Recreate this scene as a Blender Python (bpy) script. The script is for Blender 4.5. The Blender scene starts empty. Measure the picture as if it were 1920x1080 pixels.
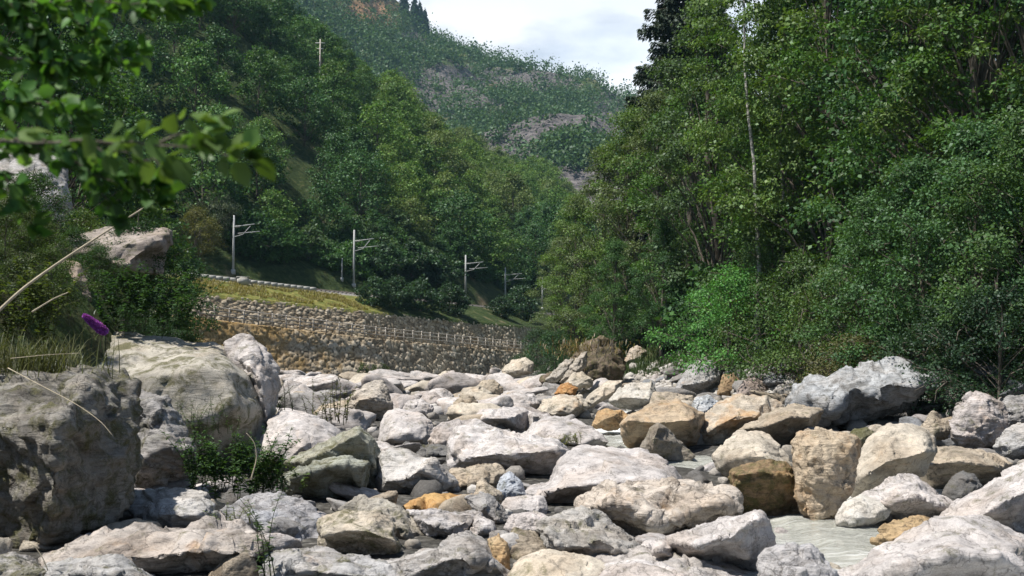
import bpy, bmesh, math, random
import numpy as np
from mathutils import Vector, Matrix
from mathutils.geometry import delaunay_2d_cdt

random.seed(7)
RNG = np.random.default_rng(11)
SC = bpy.context.scene
COL = SC.collection

# ------------------------------------------------------------------ camera
F = 2000.0                       # focal length in pixels of the 1920 px wide photograph
HZ = 660.0                       # row of the horizon in the photograph
EYE = 2.0
PITCH = math.atan((HZ - 540.0) / F)
cam = bpy.data.cameras.new("camera")
cam.sensor_width = 36.0
cam.lens = 36.0 * F / 1920.0
cam.clip_start, cam.clip_end = 0.05, 9000.0
cam.dof.use_dof = True
cam.dof.focus_distance = 24.0
cam.dof.aperture_fstop = 4.0
co = bpy.data.objects.new("camera", cam)
COL.objects.link(co)
co.location = (0, 0, EYE)
co.rotation_euler = (math.pi / 2 + PITCH, 0, 0)
SC.camera = co
CP, SP = math.cos(PITCH), math.sin(PITCH)


def P(px, py, Y):
    """A point of the place at distance Y (metres ahead) seen along the ray of a photo pixel."""
    a, b = (px - 960.0) / F, (540.0 - py) / F
    dy, dz = CP - b * SP, SP + b * CP
    k = Y / dy
    return Vector((a * k, Y, EYE + dz * k))


# ------------------------------------------------------------------ light
SUN_DIR = Vector((-0.42, -0.17, 0.89)).normalized()
SUN_EL = math.asin(SUN_DIR.z)
w = bpy.data.worlds.new("World")
SC.world = w
w.use_nodes = True
nt = w.node_tree
nt.nodes.clear()
out = nt.nodes.new("ShaderNodeOutputWorld")
bg = nt.nodes.new("ShaderNodeBackground")
bg.inputs["Strength"].default_value = 0.058
sky = nt.nodes.new("ShaderNodeTexSky")
sky.sky_type = 'NISHITA'
sky.sun_disc = False
sky.sun_elevation = SUN_EL
sky.sun_rotation = math.atan2(SUN_DIR.x, SUN_DIR.y)
sky.altitude = 900
tc = nt.nodes.new("ShaderNodeTexCoord")
mp = nt.nodes.new("ShaderNodeMapping")
mp.inputs["Scale"].default_value = (1.0, 1.0, 2.6)
mp.inputs["Location"].default_value = (0.35, 0.0, 0.12)
nz = nt.nodes.new("ShaderNodeTexNoise")
nz.inputs["Scale"].default_value = 3.2
nz.inputs["Detail"].default_value = 7
nz.inputs["Roughness"].default_value = 0.55
rp = nt.nodes.new("ShaderNodeValToRGB")
rp.color_ramp.elements[0].position = 0.22
rp.color_ramp.elements[1].position = 0.47
sep = nt.nodes.new("ShaderNodeSeparateXYZ")
el = nt.nodes.new("ShaderNodeMapRange")
el.inputs["From Min"].default_value = 0.26
el.inputs["From Max"].default_value = 0.52
el.inputs["To Min"].default_value = 1.0
el.inputs["To Max"].default_value = 0.06
mu = nt.nodes.new("ShaderNodeMath")
mu.operation = 'MULTIPLY'
mixc = nt.nodes.new("ShaderNodeMix")
mixc.data_type = 'RGBA'
nz2 = nt.nodes.new("ShaderNodeTexNoise")
nz2.inputs["Scale"].default_value = 2.3
nz2.inputs["Detail"].default_value = 4
rp2 = nt.nodes.new("ShaderNodeValToRGB")
rp2.color_ramp.elements[0].position = 0.34
rp2.color_ramp.elements[0].color = (8.6, 9.7, 11.3, 1)
rp2.color_ramp.elements[1].position = 0.54
rp2.color_ramp.elements[1].color = (11.4, 11.7, 12.1, 1)
L = nt.links.new
L(tc.outputs["Generated"], mp.inputs["Vector"])
L(mp.outputs["Vector"], nz.inputs["Vector"])
L(mp.outputs["Vector"], nz2.inputs["Vector"])
L(nz.outputs["Fac"], rp.inputs["Fac"])
L(nz2.outputs["Fac"], rp2.inputs["Fac"])
L(tc.outputs["Generated"], sep.inputs["Vector"])
L(sep.outputs["Z"], el.inputs["Value"])
north = nt.nodes.new("ShaderNodeMapRange")
north.inputs["From Min"].default_value = -0.1
north.inputs["From Max"].default_value = 0.5
mu2 = nt.nodes.new("ShaderNodeMath")
mu2.operation = 'MULTIPLY'
L(sep.outputs["Y"], north.inputs["Value"])
L(rp.outputs["Color"], mu2.inputs[0])
L(north.outputs["Result"], mu2.inputs[1])
L(mu2.outputs["Value"], mu.inputs[0])
L(el.outputs["Result"], mu.inputs[1])
L(mu.outputs["Value"], mixc.inputs["Factor"])
L(sky.outputs["Color"], mixc.inputs["A"])
L(rp2.outputs["Color"], mixc.inputs["B"])
L(mixc.outputs["Result"], bg.inputs["Color"])
L(bg.outputs["Background"], out.inputs["Surface"])

sl = bpy.data.lights.new("sun", 'SUN')
sl.energy = 4.0
sl.angle = math.radians(1.6)
sl.color = (1.0, 0.955, 0.88)
so = bpy.data.objects.new("sun", sl)
COL.objects.link(so)
so.rotation_euler = SUN_DIR.to_track_quat('Z', 'Y').to_euler()
so.location = (-20, 0, 60)
SC.view_settings.view_transform = 'Standard'
SC.view_settings.look = 'None'
SC.view_settings.exposure = 0.95
SC.view_settings.gamma = 1.0
SC.cycles.use_denoising = True
SC.cycles.max_bounces = 6
SC.cycles.diffuse_bounces = 3
SC.cycles.glossy_bounces = 2
SC.cycles.transmission_bounces = 3
SC.cycles.volume_bounces = 0
SC.cycles.transparent_max_bounces = 4

# ------------------------------------------------------------------ helpers


def hsh(ix, iy, iz, s):
    with np.errstate(over='ignore'):
        h = (ix.astype(np.uint32) * np.uint32(374761393) + iy.astype(np.uint32) * np.uint32(668265263)
             + iz.astype(np.uint32) * np.uint32(2246822519) + np.uint32((s * 3266489917) & 0xffffffff))
        h = (h ^ (h >> np.uint32(13))) * np.uint32(1274126177)
        h = (h ^ (h >> np.uint32(16))) * np.uint32(2654435761)
        h = h ^ (h >> np.uint32(15))
    return h.astype(np.float64) / 4294967295.0


def vnoise(p, s=0):
    i = np.floor(p).astype(np.int64)
    f = p - i
    u = f * f * f * (f * (f * 6 - 15) + 10)
    r = 0
    for dx in (0, 1):
        wx = u[:, 0] if dx else 1 - u[:, 0]
        for dy in (0, 1):
            wy = u[:, 1] if dy else 1 - u[:, 1]
            for dz in (0, 1):
                wz = u[:, 2] if dz else 1 - u[:, 2]
                r = r + wx * wy * wz * hsh(i[:, 0] + dx, i[:, 1] + dy, i[:, 2] + dz, s)
    return r * 2 - 1


def fbm(p, octv=4, s=0, gain=0.5):
    a, r = 1.0, 0
    for o in range(octv):
        r = r + a * vnoise(p * (2.03 ** o) + 17.3 * o, s + o)
        a *= gain
    return r


def worley(p, s=0):
    i = np.floor(p).astype(np.int64)
    f = p - i
    n = len(p)
    d1, d2, idc = np.full(n, 9.0), np.full(n, 9.0), np.zeros(n)
    for dx in (-1, 0, 1):
        for dy in (-1, 0, 1):
            for dz in (-1, 0, 1):
                cx, cy, cz = i[:, 0] + dx, i[:, 1] + dy, i[:, 2] + dz
                q = np.stack([dx + hsh(cx, cy, cz, s), dy + hsh(cx, cy, cz, s + 1), dz + hsh(cx, cy, cz, s + 2)], 1) - f
                d = np.sqrt((q * q).sum(1))
                c = hsh(cx, cy, cz, s + 3)
                m = d < d1
                d2 = np.where(m, d1, np.minimum(d2, d))
                idc = np.where(m, c, idc)
                d1 = np.where(m, d, d1)
    return d1, d2, idc


class MB:
    """Collects vertices and faces; build() links them as one mesh object."""

    def __init__(self):
        self.v, self.f, self.n = [], [], 0

    def add(self, v, *faces):
        v = np.asarray(v, float).reshape(-1, 3)
        for fa in faces:
            fa = np.asarray(fa, np.int64)
            if fa.size:
                self.f.append(fa + self.n)
        self.v.append(v)
        self.n += len(v)

    def tube(self, pts, rad, seg=6, cap=True):
        pts = np.asarray(pts, float)
        rad = np.asarray(rad, float) * np.ones(len(pts))
        t = np.gradient(pts, axis=0)
        t /= np.linalg.norm(t, axis=1)[:, None] + 1e-9
        ref = np.array([0, 0, 1.0]) if abs(t[0, 2]) < 0.9 else np.array([1.0, 0, 0])
        a = np.cross(t, ref)
        a /= np.linalg.norm(a, axis=1)[:, None] + 1e-9
        b = np.cross(t, a)
        th = np.arange(seg) * 2 * np.pi / seg
        ring = pts[:, None, :] + rad[:, None, None] * (np.cos(th)[None, :, None] * a[:, None, :] + np.sin(th)[None, :, None] * b[:, None, :])
        n = len(pts)
        i, j = np.meshgrid(np.arange(n - 1), np.arange(seg), indexing='ij')
        j2 = (j + 1) % seg
        q = np.stack([i * seg + j, i * seg + j2, (i + 1) * seg + j2, (i + 1) * seg + j], -1).reshape(-1, 4)
        fs = [q]
        if cap:
            fs.append(np.array([np.arange(seg)[::-1]]))
            fs.append(np.array([np.arange(seg) + (n - 1) * seg]))
        self.add(ring.reshape(-1, 3), *fs)

    def box(self, c, s, rz=0.0, taper=1.0):
        x, y, z = np.array(s) / 2.0
        v = np.array([[-x, -y, -z], [x, -y, -z], [x, y, -z], [-x, y, -z], [-x * taper, -y * taper, z], [x * taper, -y * taper, z], [x * taper, y * taper, z], [-x * taper, y * taper, z]])
        cs, sn = math.cos(rz), math.sin(rz)
        v = np.stack([v[:, 0] * cs - v[:, 1] * sn, v[:, 0] * sn + v[:, 1] * cs, v[:, 2]], 1) + np.array(c)
        self.add(v, [[0, 3, 2, 1], [4, 5, 6, 7], [0, 1, 5, 4], [1, 2, 6, 5], [2, 3, 7, 6], [3, 0, 4, 7]])

    def mesh(self, name, mat=None, smooth=True):
        me = bpy.data.meshes.new(name)
        v = np.concatenate(self.v) if self.v else np.zeros((0, 3))
        loops = np.concatenate([f.ravel() for f in self.f]) if self.f else np.zeros(0, np.int64)
        tot = np.concatenate([np.full(len(f), f.shape[1]) for f in self.f]) if self.f else np.zeros(0, np.int64)
        start = np.concatenate([[0], np.cumsum(tot)[:-1]]) if len(tot) else tot
        me.vertices.add(len(v))
        me.vertices.foreach_set("co", v.astype(np.float32).ravel())
        me.loops.add(len(loops))
        me.loops.foreach_set("vertex_index", loops.astype(np.int32))
        me.polygons.add(len(tot))
        me.polygons.foreach_set("loop_start", start.astype(np.int32))
        me.polygons.foreach_set("loop_total", tot.astype(np.int32))
        me.update(calc_edges=True)
        me.validate()
        if smooth:
            me.polygons.foreach_set("use_smooth", np.ones(len(me.polygons), bool))
        if mat:
            me.materials.append(mat)
        return me

    def build(self, name, mat=None, parent=None, smooth=True, loc=None):
        return link(name, self.mesh(name, mat, smooth), parent, loc)


def link(name, me, parent=None, loc=None):
    o = bpy.data.objects.new(name, me)
    COL.objects.link(o)
    if parent:
        o.parent = parent
    if loc is not None:
        o.location = loc
    return o


def tag(o, label=None, cat=None, group=None, kind=None):
    if label:
        o['label'] = label
    if cat:
        o['category'] = cat
    if group:
        o['group'] = group
    if kind:
        o['kind'] = kind
    return o


def empty(name, loc, rz=0.0):
    o = bpy.data.objects.new(name, None)
    COL.objects.link(o)
    o.location = loc
    o.rotation_euler = (0, 0, rz)
    o.empty_display_size = 0.2
    return o


def copy_tree(src, parent=None):
    c = src.copy()
    COL.objects.link(c)
    c.parent = parent
    for ch in src.children:
        copy_tree(ch, c)
    return c


def setcol(o, c, **props):
    o.color = (c[0], c[1], c[2], 1)
    for k, v in props.items():
        o[k] = float(v)


def arr_attr(me, name, vals):
    a = me.attributes.new(name, 'FLOAT', 'POINT')
    a.data.foreach_set("value", np.asarray(vals, np.float32))


# ------------------------------------------------------------------ materials
class NT:
    def __init__(self, name):
        self.m = bpy.data.materials.new(name)
        self.m.use_nodes = True
        self.t = self.m.node_tree
        self.t.nodes.clear()

    def n(self, typ, **kw):
        nd = self.t.nodes.new("ShaderNode" + typ)
        for k, v in kw.items():
            if k in nd.inputs:
                s = nd.inputs[k]
                if isinstance(v, bpy.types.NodeSocket):
                    self.t.links.new(v, s)
                else:
                    s.default_value = v
            else:
                setattr(nd, k, v)
        return nd

    def link(self, a, b):
        self.t.links.new(a, b)

    def noise(self, vec, scale, detail=4, rough=0.55, dist=0.0):
        nd = self.n("TexNoise", Scale=scale, Detail=detail, Roughness=rough, Distortion=dist)
        self.link(vec, nd.inputs["Vector"])
        return nd.outputs["Fac"]

    def ramp(self, fac, stops):
        nd = self.n("ValToRGB")
        els = nd.color_ramp.elements
        while len(els) < len(stops):
            els.new(0.5)
        for e, (p, c) in zip(els, stops):
            e.position = p
            e.color = (c, c, c, 1) if isinstance(c, (int, float)) else (c[0], c[1], c[2], 1)
        self.link(fac, nd.inputs["Fac"])
        return nd.outputs["Color"]

    def mix(self, fac, a, b, blend='MIX'):
        nd = self.n("Mix", data_type='RGBA', blend_type=blend)
        for k, v in (("Factor", fac), ("A", a), ("B", b)):
            s = nd.inputs[k]
            if isinstance(v, bpy.types.NodeSocket):
                self.link(v, s)
            elif isinstance(v, (int, float)):
                s.default_value = v if k == "Factor" else (v, v, v, 1)
            else:
                s.default_value = (v[0], v[1], v[2], 1)
        return nd.outputs["Result"]

    def math(self, op, a, b=0.0):
        nd = self.n("Math", operation=op)
        for i, v in enumerate((a, b)):
            if isinstance(v, bpy.types.NodeSocket):
                self.link(v, nd.inputs[i])
            else:
                nd.inputs[i].default_value = v
        return nd.outputs["Value"]

    def out(self, sh):
        o = self.n("OutputMaterial")
        self.link(sh, o.inputs["Surface"])
        return self.m

    def bump(self, h, strength=0.5, dist=0.02, normal=None):
        nd = self.n("Bump", Strength=strength, Distance=dist)
        self.link(h, nd.inputs["Height"])
        if normal:
            self.link(normal, nd.inputs["Normal"])
        return nd.outputs["Normal"]

    def principled(self, col, rough=0.8, normal=None, spec=0.3):
        b = self.n("BsdfPrincipled")
        for k, v in (("Base Color", col), ("Roughness", rough)):
            if isinstance(v, bpy.types.NodeSocket):
                self.link(v, b.inputs[k])
            else:
                b.inputs[k].default_value = v if k == "Roughness" else (v[0], v[1], v[2], 1)
        b.inputs["Specular IOR Level"].default_value = spec
        if normal:
            self.link(normal, b.inputs["Normal"])
        return b.outputs["BSDF"]


def rock_material():
    t = NT("river_rock")
    tc = t.n("TexCoord").outputs["Object"]
    oi = t.n("ObjectInfo")
    base = oi.outputs["Color"]
    rnd = oi.outputs["Random"]
    at = lambda nm: t.n("Attribute", attribute_type='OBJECT', attribute_name=nm).outputs["Fac"]
    stain, moss, rough = at("stain"), at("moss"), at("rough")
    off = t.n("VectorMath", operation='ADD')
    t.link(tc, off.inputs[0])
    sc = t.n("VectorMath", operation='SCALE')
    sc.inputs[0].default_value = (31.0, 17.0, 23.0)
    t.link(rnd, sc.inputs["Scale"])
    t.link(sc.outputs["Vector"], off.inputs[1])
    v = off.outputs["Vector"]
    big = t.noise(v, 1.7, 5, 0.6, 0.4)
    mid = t.noise(v, 7.0, 6, 0.65, 0.3)
    fine = t.noise(v, 60.0, 4, 0.7)
    st = t.n("Mapping", Scale=(1.2, 2.2, 9.0), Rotation=(0.5, 0.25, 0.3))
    t.link(v, st.inputs["Vector"])
    strat = t.noise(st.outputs["Vector"], 2.6, 7, 0.66, 0.8)
    vo = t.n("TexVoronoi", feature='DISTANCE_TO_EDGE', Scale=1.6)
    wv = t.n("VectorMath", operation='ADD')
    t.link(v, wv.inputs[0])
    nzc = t.n("TexNoise", Scale=3.5, Detail=5.0)
    t.link(v, nzc.inputs["Vector"])
    t.link(nzc.outputs["Color"], wv.inputs[1])
    t.link(wv.outputs["Vector"], vo.inputs["Vector"])
    crack = t.ramp(vo.outputs["Distance"], [(0.0, 0.0), (0.012, 0.75), (0.03, 1.0)])
    c = t.mix(1.0, base, t.ramp(big, [(0.28, 0.66), (0.5, 0.97), (0.72, 1.16)]), 'MULTIPLY')
    c = t.mix(1.0, c, t.ramp(mid, [(0.28, 0.76), (0.5, 1.0), (0.75, 1.1)]), 'MULTIPLY')
    c = t.mix(t.math('ADD', 0.15, t.math('MULTIPLY', rough, 0.95)), c, t.ramp(strat, [(0.31, 0.42), (0.38, 0.72), (0.48, 1.0), (0.64, 1.08)]), 'MULTIPLY')
    c = t.mix(1.0, c, t.ramp(fine, [(0.3, 0.72), (0.5, 1.0), (0.72, 1.2)]), 'MULTIPLY')
    c = t.mix(t.math('MULTIPLY', t.math('SUBTRACT', 1.0, crack), 0.65), c, (0.06, 0.055, 0.05))
    tanp = t.ramp(t.noise(v, 1.15, 5, 0.6, 0.7), [(0.47, 0.0), (0.62, 1.0)])
    c = t.mix(t.math('MULTIPLY', tanp, 0.24), c, t.mix(1.0, c, (0.80, 0.60, 0.40), 'MULTIPLY'))
    pat = t.ramp(t.noise(v, 2.1, 7, 0.68, 0.9), [(0.53, 0.0), (0.60, 1.0)])
    c = t.mix(t.math('MULTIPLY', pat, t.math('ADD', 0.15, t.math('MULTIPLY', rough, 0.5))), c, t.mix(1.0, c, (0.36, 0.34, 0.31), 'MULTIPLY'))
    # rust stains and moss are growths on the stone with outlines of their own
    sn = t.noise(v, 1.3, 5, 0.62, 0.6)
    sm = t.math('MULTIPLY', t.math('ADD', t.math('SUBTRACT', sn, 0.76), t.math('MULTIPLY', stain, 0.42)), 4.5)
    smc = t.n("Clamp")
    t.link(sm, smc.inputs["Value"])
    rust = t.ramp(mid, [(0.3, (0.22, 0.10, 0.035)), (0.5, (0.36, 0.20, 0.075)), (0.7, (0.47, 0.32, 0.17))])
    c = t.mix(t.math('MULTIPLY', smc.outputs["Result"], 0.8), c, rust)
    mn = t.noise(v, 4.0, 7, 0.7, 0.5)
    mm = t.math('MULTIPLY', t.math('ADD', t.math('SUBTRACT', mn, 0.66), t.math('MULTIPLY', moss, 0.42)), 7.0)
    mmc = t.n("Clamp")
    t.link(mm, mmc.inputs["Value"])
    mcol = t.ramp(fine, [(0.35, (0.030, 0.032, 0.012)), (0.6, (0.10, 0.095, 0.035)), (0.75, (0.16, 0.13, 0.06))])
    c = t.mix(t.math('MULTIPLY', mmc.outputs["Result"], 0.85), c, mcol)
    h = t.math('ADD', t.math('MULTIPLY', mid, 0.42), t.math('MULTIPLY', fine, 0.13))
    h = t.math('ADD', h, t.math('MULTIPLY', strat, 0.7))
    h = t.math('ADD', h, t.math('MULTIPLY', crack, 0.12))
    nb = t.n("Bump", Distance=0.05)
    t.link(h, nb.inputs["Height"])
    t.link(t.math('ADD', 0.35, t.math('MULTIPLY', rough, 0.65)), nb.inputs["Strength"])
    return t.out(t.principled(c, 0.82, nb.outputs["Normal"], 0.25))


def leaf_material(name, transl=0.3, gloss=0.06, hue=0.03):
    t = NT(name)
    oi = t.n("ObjectInfo")
    isl = t.n("NewGeometry").outputs["Random Per Island"]
    hs = t.n("HueSaturation")
    t.link(oi.outputs["Color"], hs.inputs["Color"])
    t.link(t.math('ADD', 0.5 - hue / 2, t.math('MULTIPLY', isl, hue)), hs.inputs["Hue"])
    iv = t.math('FRACT', t.math('MULTIPLY', isl, 17.31))
    t.link(t.math('ADD', 0.68, t.math('MULTIPLY', t.math('POWER', iv, 1.5), 0.75)), hs.inputs["Value"])
    col = hs.outputs["Color"]
    d = t.n("BsdfDiffuse")
    t.link(col, d.inputs["Color"])
    tr = t.n("BsdfTranslucent")
    t.link(t.mix(1.0, col, (1.15, 1.25, 0.5), 'MULTIPLY'), tr.inputs["Color"])
    m1 = t.n("MixShader", Fac=transl)
    t.link(d.outputs[0], m1.inputs[1])
    t.link(tr.outputs[0], m1.inputs[2])
    g = t.n("BsdfGlossy", Roughness=0.5)
    g.inputs["Color"].default_value = (0.9, 0.95, 1, 1)
    m2 = t.n("MixShader", Fac=gloss)
    t.link(m1.outputs[0], m2.inputs[1])
    t.link(g.outputs[0], m2.inputs[2])
    return t.out(m2.outputs[0])


def bark_material(name, c1, c2, scale=(6, 6, 1.5)):
    t = NT(name)
    tc = t.n("TexCoord").outputs["Object"]
    mp = t.n("Mapping", Scale=scale)
    t.link(tc, mp.inputs["Vector"])
    a = t.noise(mp.outputs["Vector"], 2.0, 6, 0.65, 0.5)
    c = t.ramp(a, [(0.35, c1), (0.6, c2)])
    return t.out(t.principled(c, 0.9, t.bump(a, 0.7, 0.03), 0.15))


def ground_material():
    t = NT("bed_and_bank")
    ge = t.n("NewGeometry")
    v = ge.outputs["Position"]
    veg = t.n("Attribute", attribute_name="veg").outputs["Fac"]
    a = t.noise(v, 0.9, 6, 0.6)
    b = t.noise(v, 9.0, 5, 0.65)
    vo = t.n("TexVoronoi", Scale=7.0)
    t.link(v, vo.inputs["Vector"])
    grav = t.ramp(b, [(0.3, (0.045, 0.042, 0.038)), (0.5, (0.10, 0.095, 0.085)), (0.7, (0.19, 0.18, 0.165))])
    grav = t.mix(1.0, grav, t.ramp(vo.outputs["Distance"], [(0.1, 1.1), (0.6, 0.45)]), 'MULTIPLY')
    soil = t.ramp(b, [(0.3, (0.022, 0.022, 0.012)), (0.55, (0.05, 0.055, 0.022)), (0.75, (0.10, 0.085, 0.045))])
    soil = t.mix(t.ramp(a, [(0.45, 0.0), (0.6, 1.0)]), soil, t.ramp(b, [(0.3, (0.02, 0.04, 0.012)), (0.7, (0.06, 0.10, 0.025))]))
    c = t.mix(veg, grav, soil)
    hh = t.math('ADD', b, t.math('MULTIPLY', vo.outputs["Distance"], 0.5))
    return t.out(t.principled(c, 0.9, t.bump(hh, 0.8, 0.08), 0.15))


def hill_material():
    t = NT("wooded_hillside_soil")
    v = t.n("NewGeometry").outputs["Position"]
    kind = t.n("Attribute", attribute_name="band").outputs["Fac"]   # 0 forest floor, .5 grass, 1 ballast
    a = t.noise(v, 0.12, 5, 0.6)
    b = t.noise(v, 1.3, 6, 0.65)
    floor = t.ramp(b, [(0.3, (0.015, 0.025, 0.010)), (0.55, (0.04, 0.06, 0.02)), (0.72, (0.10, 0.09, 0.045))])
    floor = t.mix(t.ramp(a, [(0.63, 0.0), (0.74, 1.0)]), floor, t.ramp(b, [(0.35, (0.10, 0.075, 0.045)), (0.65, (0.22, 0.18, 0.11))]))
    grass = t.ramp(b, [(0.32, (0.06, 0.085, 0.02)), (0.5, (0.14, 0.145, 0.04)), (0.68, (0.24, 0.20, 0.07))])
    ball = t.ramp(t.noise(v, 6.0, 4, 0.7), [(0.35, (0.10, 0.095, 0.09)), (0.65, (0.36, 0.34, 0.32))])
    c = t.mix(t.ramp(kind, [(0.2, 0.0), (0.4, 1.0)]), floor, grass)
    c = t.mix(t.ramp(kind, [(0.65, 0.0), (0.85, 1.0)]), c, ball)
    return t.out(t.principled(c, 0.95, t.bump(b, 0.8, 0.3), 0.1))


def mountain_material():
    t = NT("mountain_ground")
    v = t.n("NewGeometry").outputs["Position"]
    sc = t.n("Attribute", attribute_name="scree").outputs["Fac"]
    b = t.noise(v, 0.09, 7, 0.7)
    c0 = t.noise(v, 0.35, 5, 0.7)
    green = t.ramp(b, [(0.3, (0.03, 0.05, 0.02)), (0.5, (0.08, 0.105, 0.04)), (0.7, (0.17, 0.16, 0.08))])
    rock = t.ramp(c0, [(0.3, (0.035, 0.034, 0.036)), (0.5, (0.11, 0.10, 0.10)), (0.7, (0.24, 0.215, 0.21))])
    red = t.ramp(c0, [(0.3, (0.20, 0.10, 0.05)), (0.7, (0.46, 0.29, 0.18))])
    rr = t.n("Attribute", attribute_name="red").outputs["Fac"]
    c = t.mix(t.ramp(t.math('ADD', sc, t.math('MULTIPLY', t.math('SUBTRACT', b, 0.5), 1.9)), [(0.24, 0.0), (0.42, 1.0)]), green, rock)
    c = t.mix(rr, c, red)
    return t.out(t.principled(c, 0.95, t.bump(t.math('ADD', b, t.math('MULTIPLY', c0, 0.4)), 0.9, 4.0), 0.1))


def wall_material():
    t = NT("dry_stone_wall")
    v = t.n("TexCoord").outputs["Object"]
    sid = t.n("Attribute", attribute_name="stone").outputs["Fac"]
    jn = t.n("Attribute", attribute_name="joint").outputs["Fac"]
    gr = t.n("Attribute", attribute_name="growth").outputs["Fac"]
    n1 = t.noise(v, 5.0, 5, 0.65)
    n2 = t.noise(v, 0.55, 5, 0.6)
    c = t.ramp(sid, [(0.0, (0.28, 0.215, 0.145)), (0.35, (0.47, 0.375, 0.26)), (0.7, (0.57, 0.47, 0.34)), (1.0, (0.68, 0.59, 0.46))])
    c = t.mix(1.0, c, t.ramp(n1, [(0.3, 0.6), (0.7, 1.2)]), 'MULTIPLY')
    c = t.mix(jn, (0.075, 0.06, 0.042), c)
    br = t.ramp(n1, [(0.3, (0.19, 0.115, 0.045)), (0.55, (0.44, 0.285, 0.11)), (0.72, (0.58, 0.43, 0.21))])
    c = t.mix(t.ramp(t.math('ADD', gr, t.math('MULTIPLY', t.math('SUBTRACT', n2, 0.5), 1.6)), [(0.35, 0.0), (0.75, 0.85)]), c, br)
    return t.out(t.principled(c, 0.92, t.bump(n1, 0.6, 0.05), 0.12))


def water_material():
    t = NT("milky_river_water")
    v = t.n("NewGeometry").outputs["Position"]
    mp = t.n("Mapping", Scale=(0.55, 1.7, 1.0), Rotation=(0, 0, 0.35))
    t.link(v, mp.inputs["Vector"])
    a = t.noise(mp.outputs["Vector"], 1.7, 6, 0.62, 1.2)
    b = t.noise(mp.outputs["Vector"], 6.0, 5, 0.6, 0.8)
    foam = t.n("Attribute", attribute_name="foam").outputs["Fac"]
    fm = t.ramp(t.math('ADD', t.math('MULTIPLY', a, 0.75), t.math('MULTIPLY', foam, 0.55)), [(0.46, 0.0), (0.66, 1.0)])
    c = t.mix(fm, t.ramp(b, [(0.3, (0.27, 0.275, 0.24)), (0.7, (0.44, 0.44, 0.40))]), (0.80, 0.81, 0.80))
    ro = t.mix(fm, 0.05, 0.5)
    h = t.math('ADD', a, t.math('MULTIPLY', b, 0.35))
    return t.out(t.principled(c, ro, t.bump(h, 0.9, 0.16), 0.5))


def plain_material(name, c, rough=0.7, var=0.25, scale=12, metal=0.0):
    t = NT(name)
    v = t.n("TexCoord").outputs["Object"]
    n1 = t.noise(v, scale, 5, 0.65)
    lo = tuple(x * (1 - var) for x in c)
    hi = tuple(min(1, x * (1 + var)) for x in c)
    return t.out(t.principled(t.ramp(n1, [(0.3, lo), (0.7, hi)]), rough, t.bump(n1, 0.25, 0.01), 0.3))


M_ROCK = rock_material()
M_LEAF = leaf_material("broad_leaves", 0.30, 0.016)
M_FAR = leaf_material("distant_leaves", 0.25, 0.015, 0.045)
M_NEAR = leaf_material("near_leaves", 0.42, 0.02)
M_NEEDLE = leaf_material("needles", 0.12, 0.03, 0.02)
M_BARK = bark_material("grey_brown_bark", (0.045, 0.038, 0.03), (0.15, 0.13, 0.105))
M_BIRCH = bark_material("white_birch_bark", (0.05, 0.045, 0.04), (0.48, 0.46, 0.42), (2.5, 2.5, 5))
M_GROUND = ground_material()
M_HILL = hill_material()
M_MOUNT = mountain_material()
M_WALL = wall_material()
M_WATER = water_material()
M_CONC = plain_material("pale_concrete", (0.40, 0.39, 0.36), 0.9, 0.35, 2.0)
M_MAST = plain_material("galvanised_mast", (0.36, 0.37, 0.36), 0.6)
M_RAIL = plain_material("rail_steel", (0.24, 0.19, 0.16), 0.5)
M_WOOD = plain_material("weathered_wood", (0.43, 0.39, 0.34), 0.85)
M_SLEEP = plain_material("concrete_sleeper", (0.30, 0.28, 0.26), 0.9)
M_DRY = leaf_material("dry_grass", 0.25, 0.03)
M_STICK = plain_material("dead_stick", (0.42, 0.36, 0.26), 0.85)
M_EARTH = plain_material("brown_earth", (0.17, 0.115, 0.075), 0.95, 0.5, 6)
M_PURPLE = leaf_material("purple_florets", 0.2, 0.03)

# ------------------------------------------------------------------ terrain heights


def zbed(Y):
    return -0.008 * np.clip(Y, 0, 150)


def XL(Y):
    return np.interp(Y, [0, 10, 14, 20, 24, 30, 40, 60, 95, 140, 200, 400], [-7.0, -6.8, -6.4, -6.0, -6.4, -8.6, -13, -23, -45, -60, -60, -60])


def XR(Y):
    return np.interp(Y, [0, 15, 22, 28, 35, 44, 50, 60, 70, 80, 95, 112, 125, 170, 260, 1500], [13, 13, 13, 13.2, 13.4, 12.2, 11, 8.7, 6.8, 5.4, 4.0, 2.4, 2.8, 16, 60, 600])


CHAN = np.array([(3.6, 3), (3.3, 8), (3.4, 11), (4.1, 14), (5.6, 16.5), (4.6, 19.5), (3.2, 22), (2.4, 27), (3.6, 34), (4.6, 44), (3.0, 62), (-2, 85), (-6, 118)], float)


def chan_dist(x, Y):
    cx = np.interp(Y, CHAN[:, 1], CHAN[:, 0])
    return np.abs(x - cx)


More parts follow.
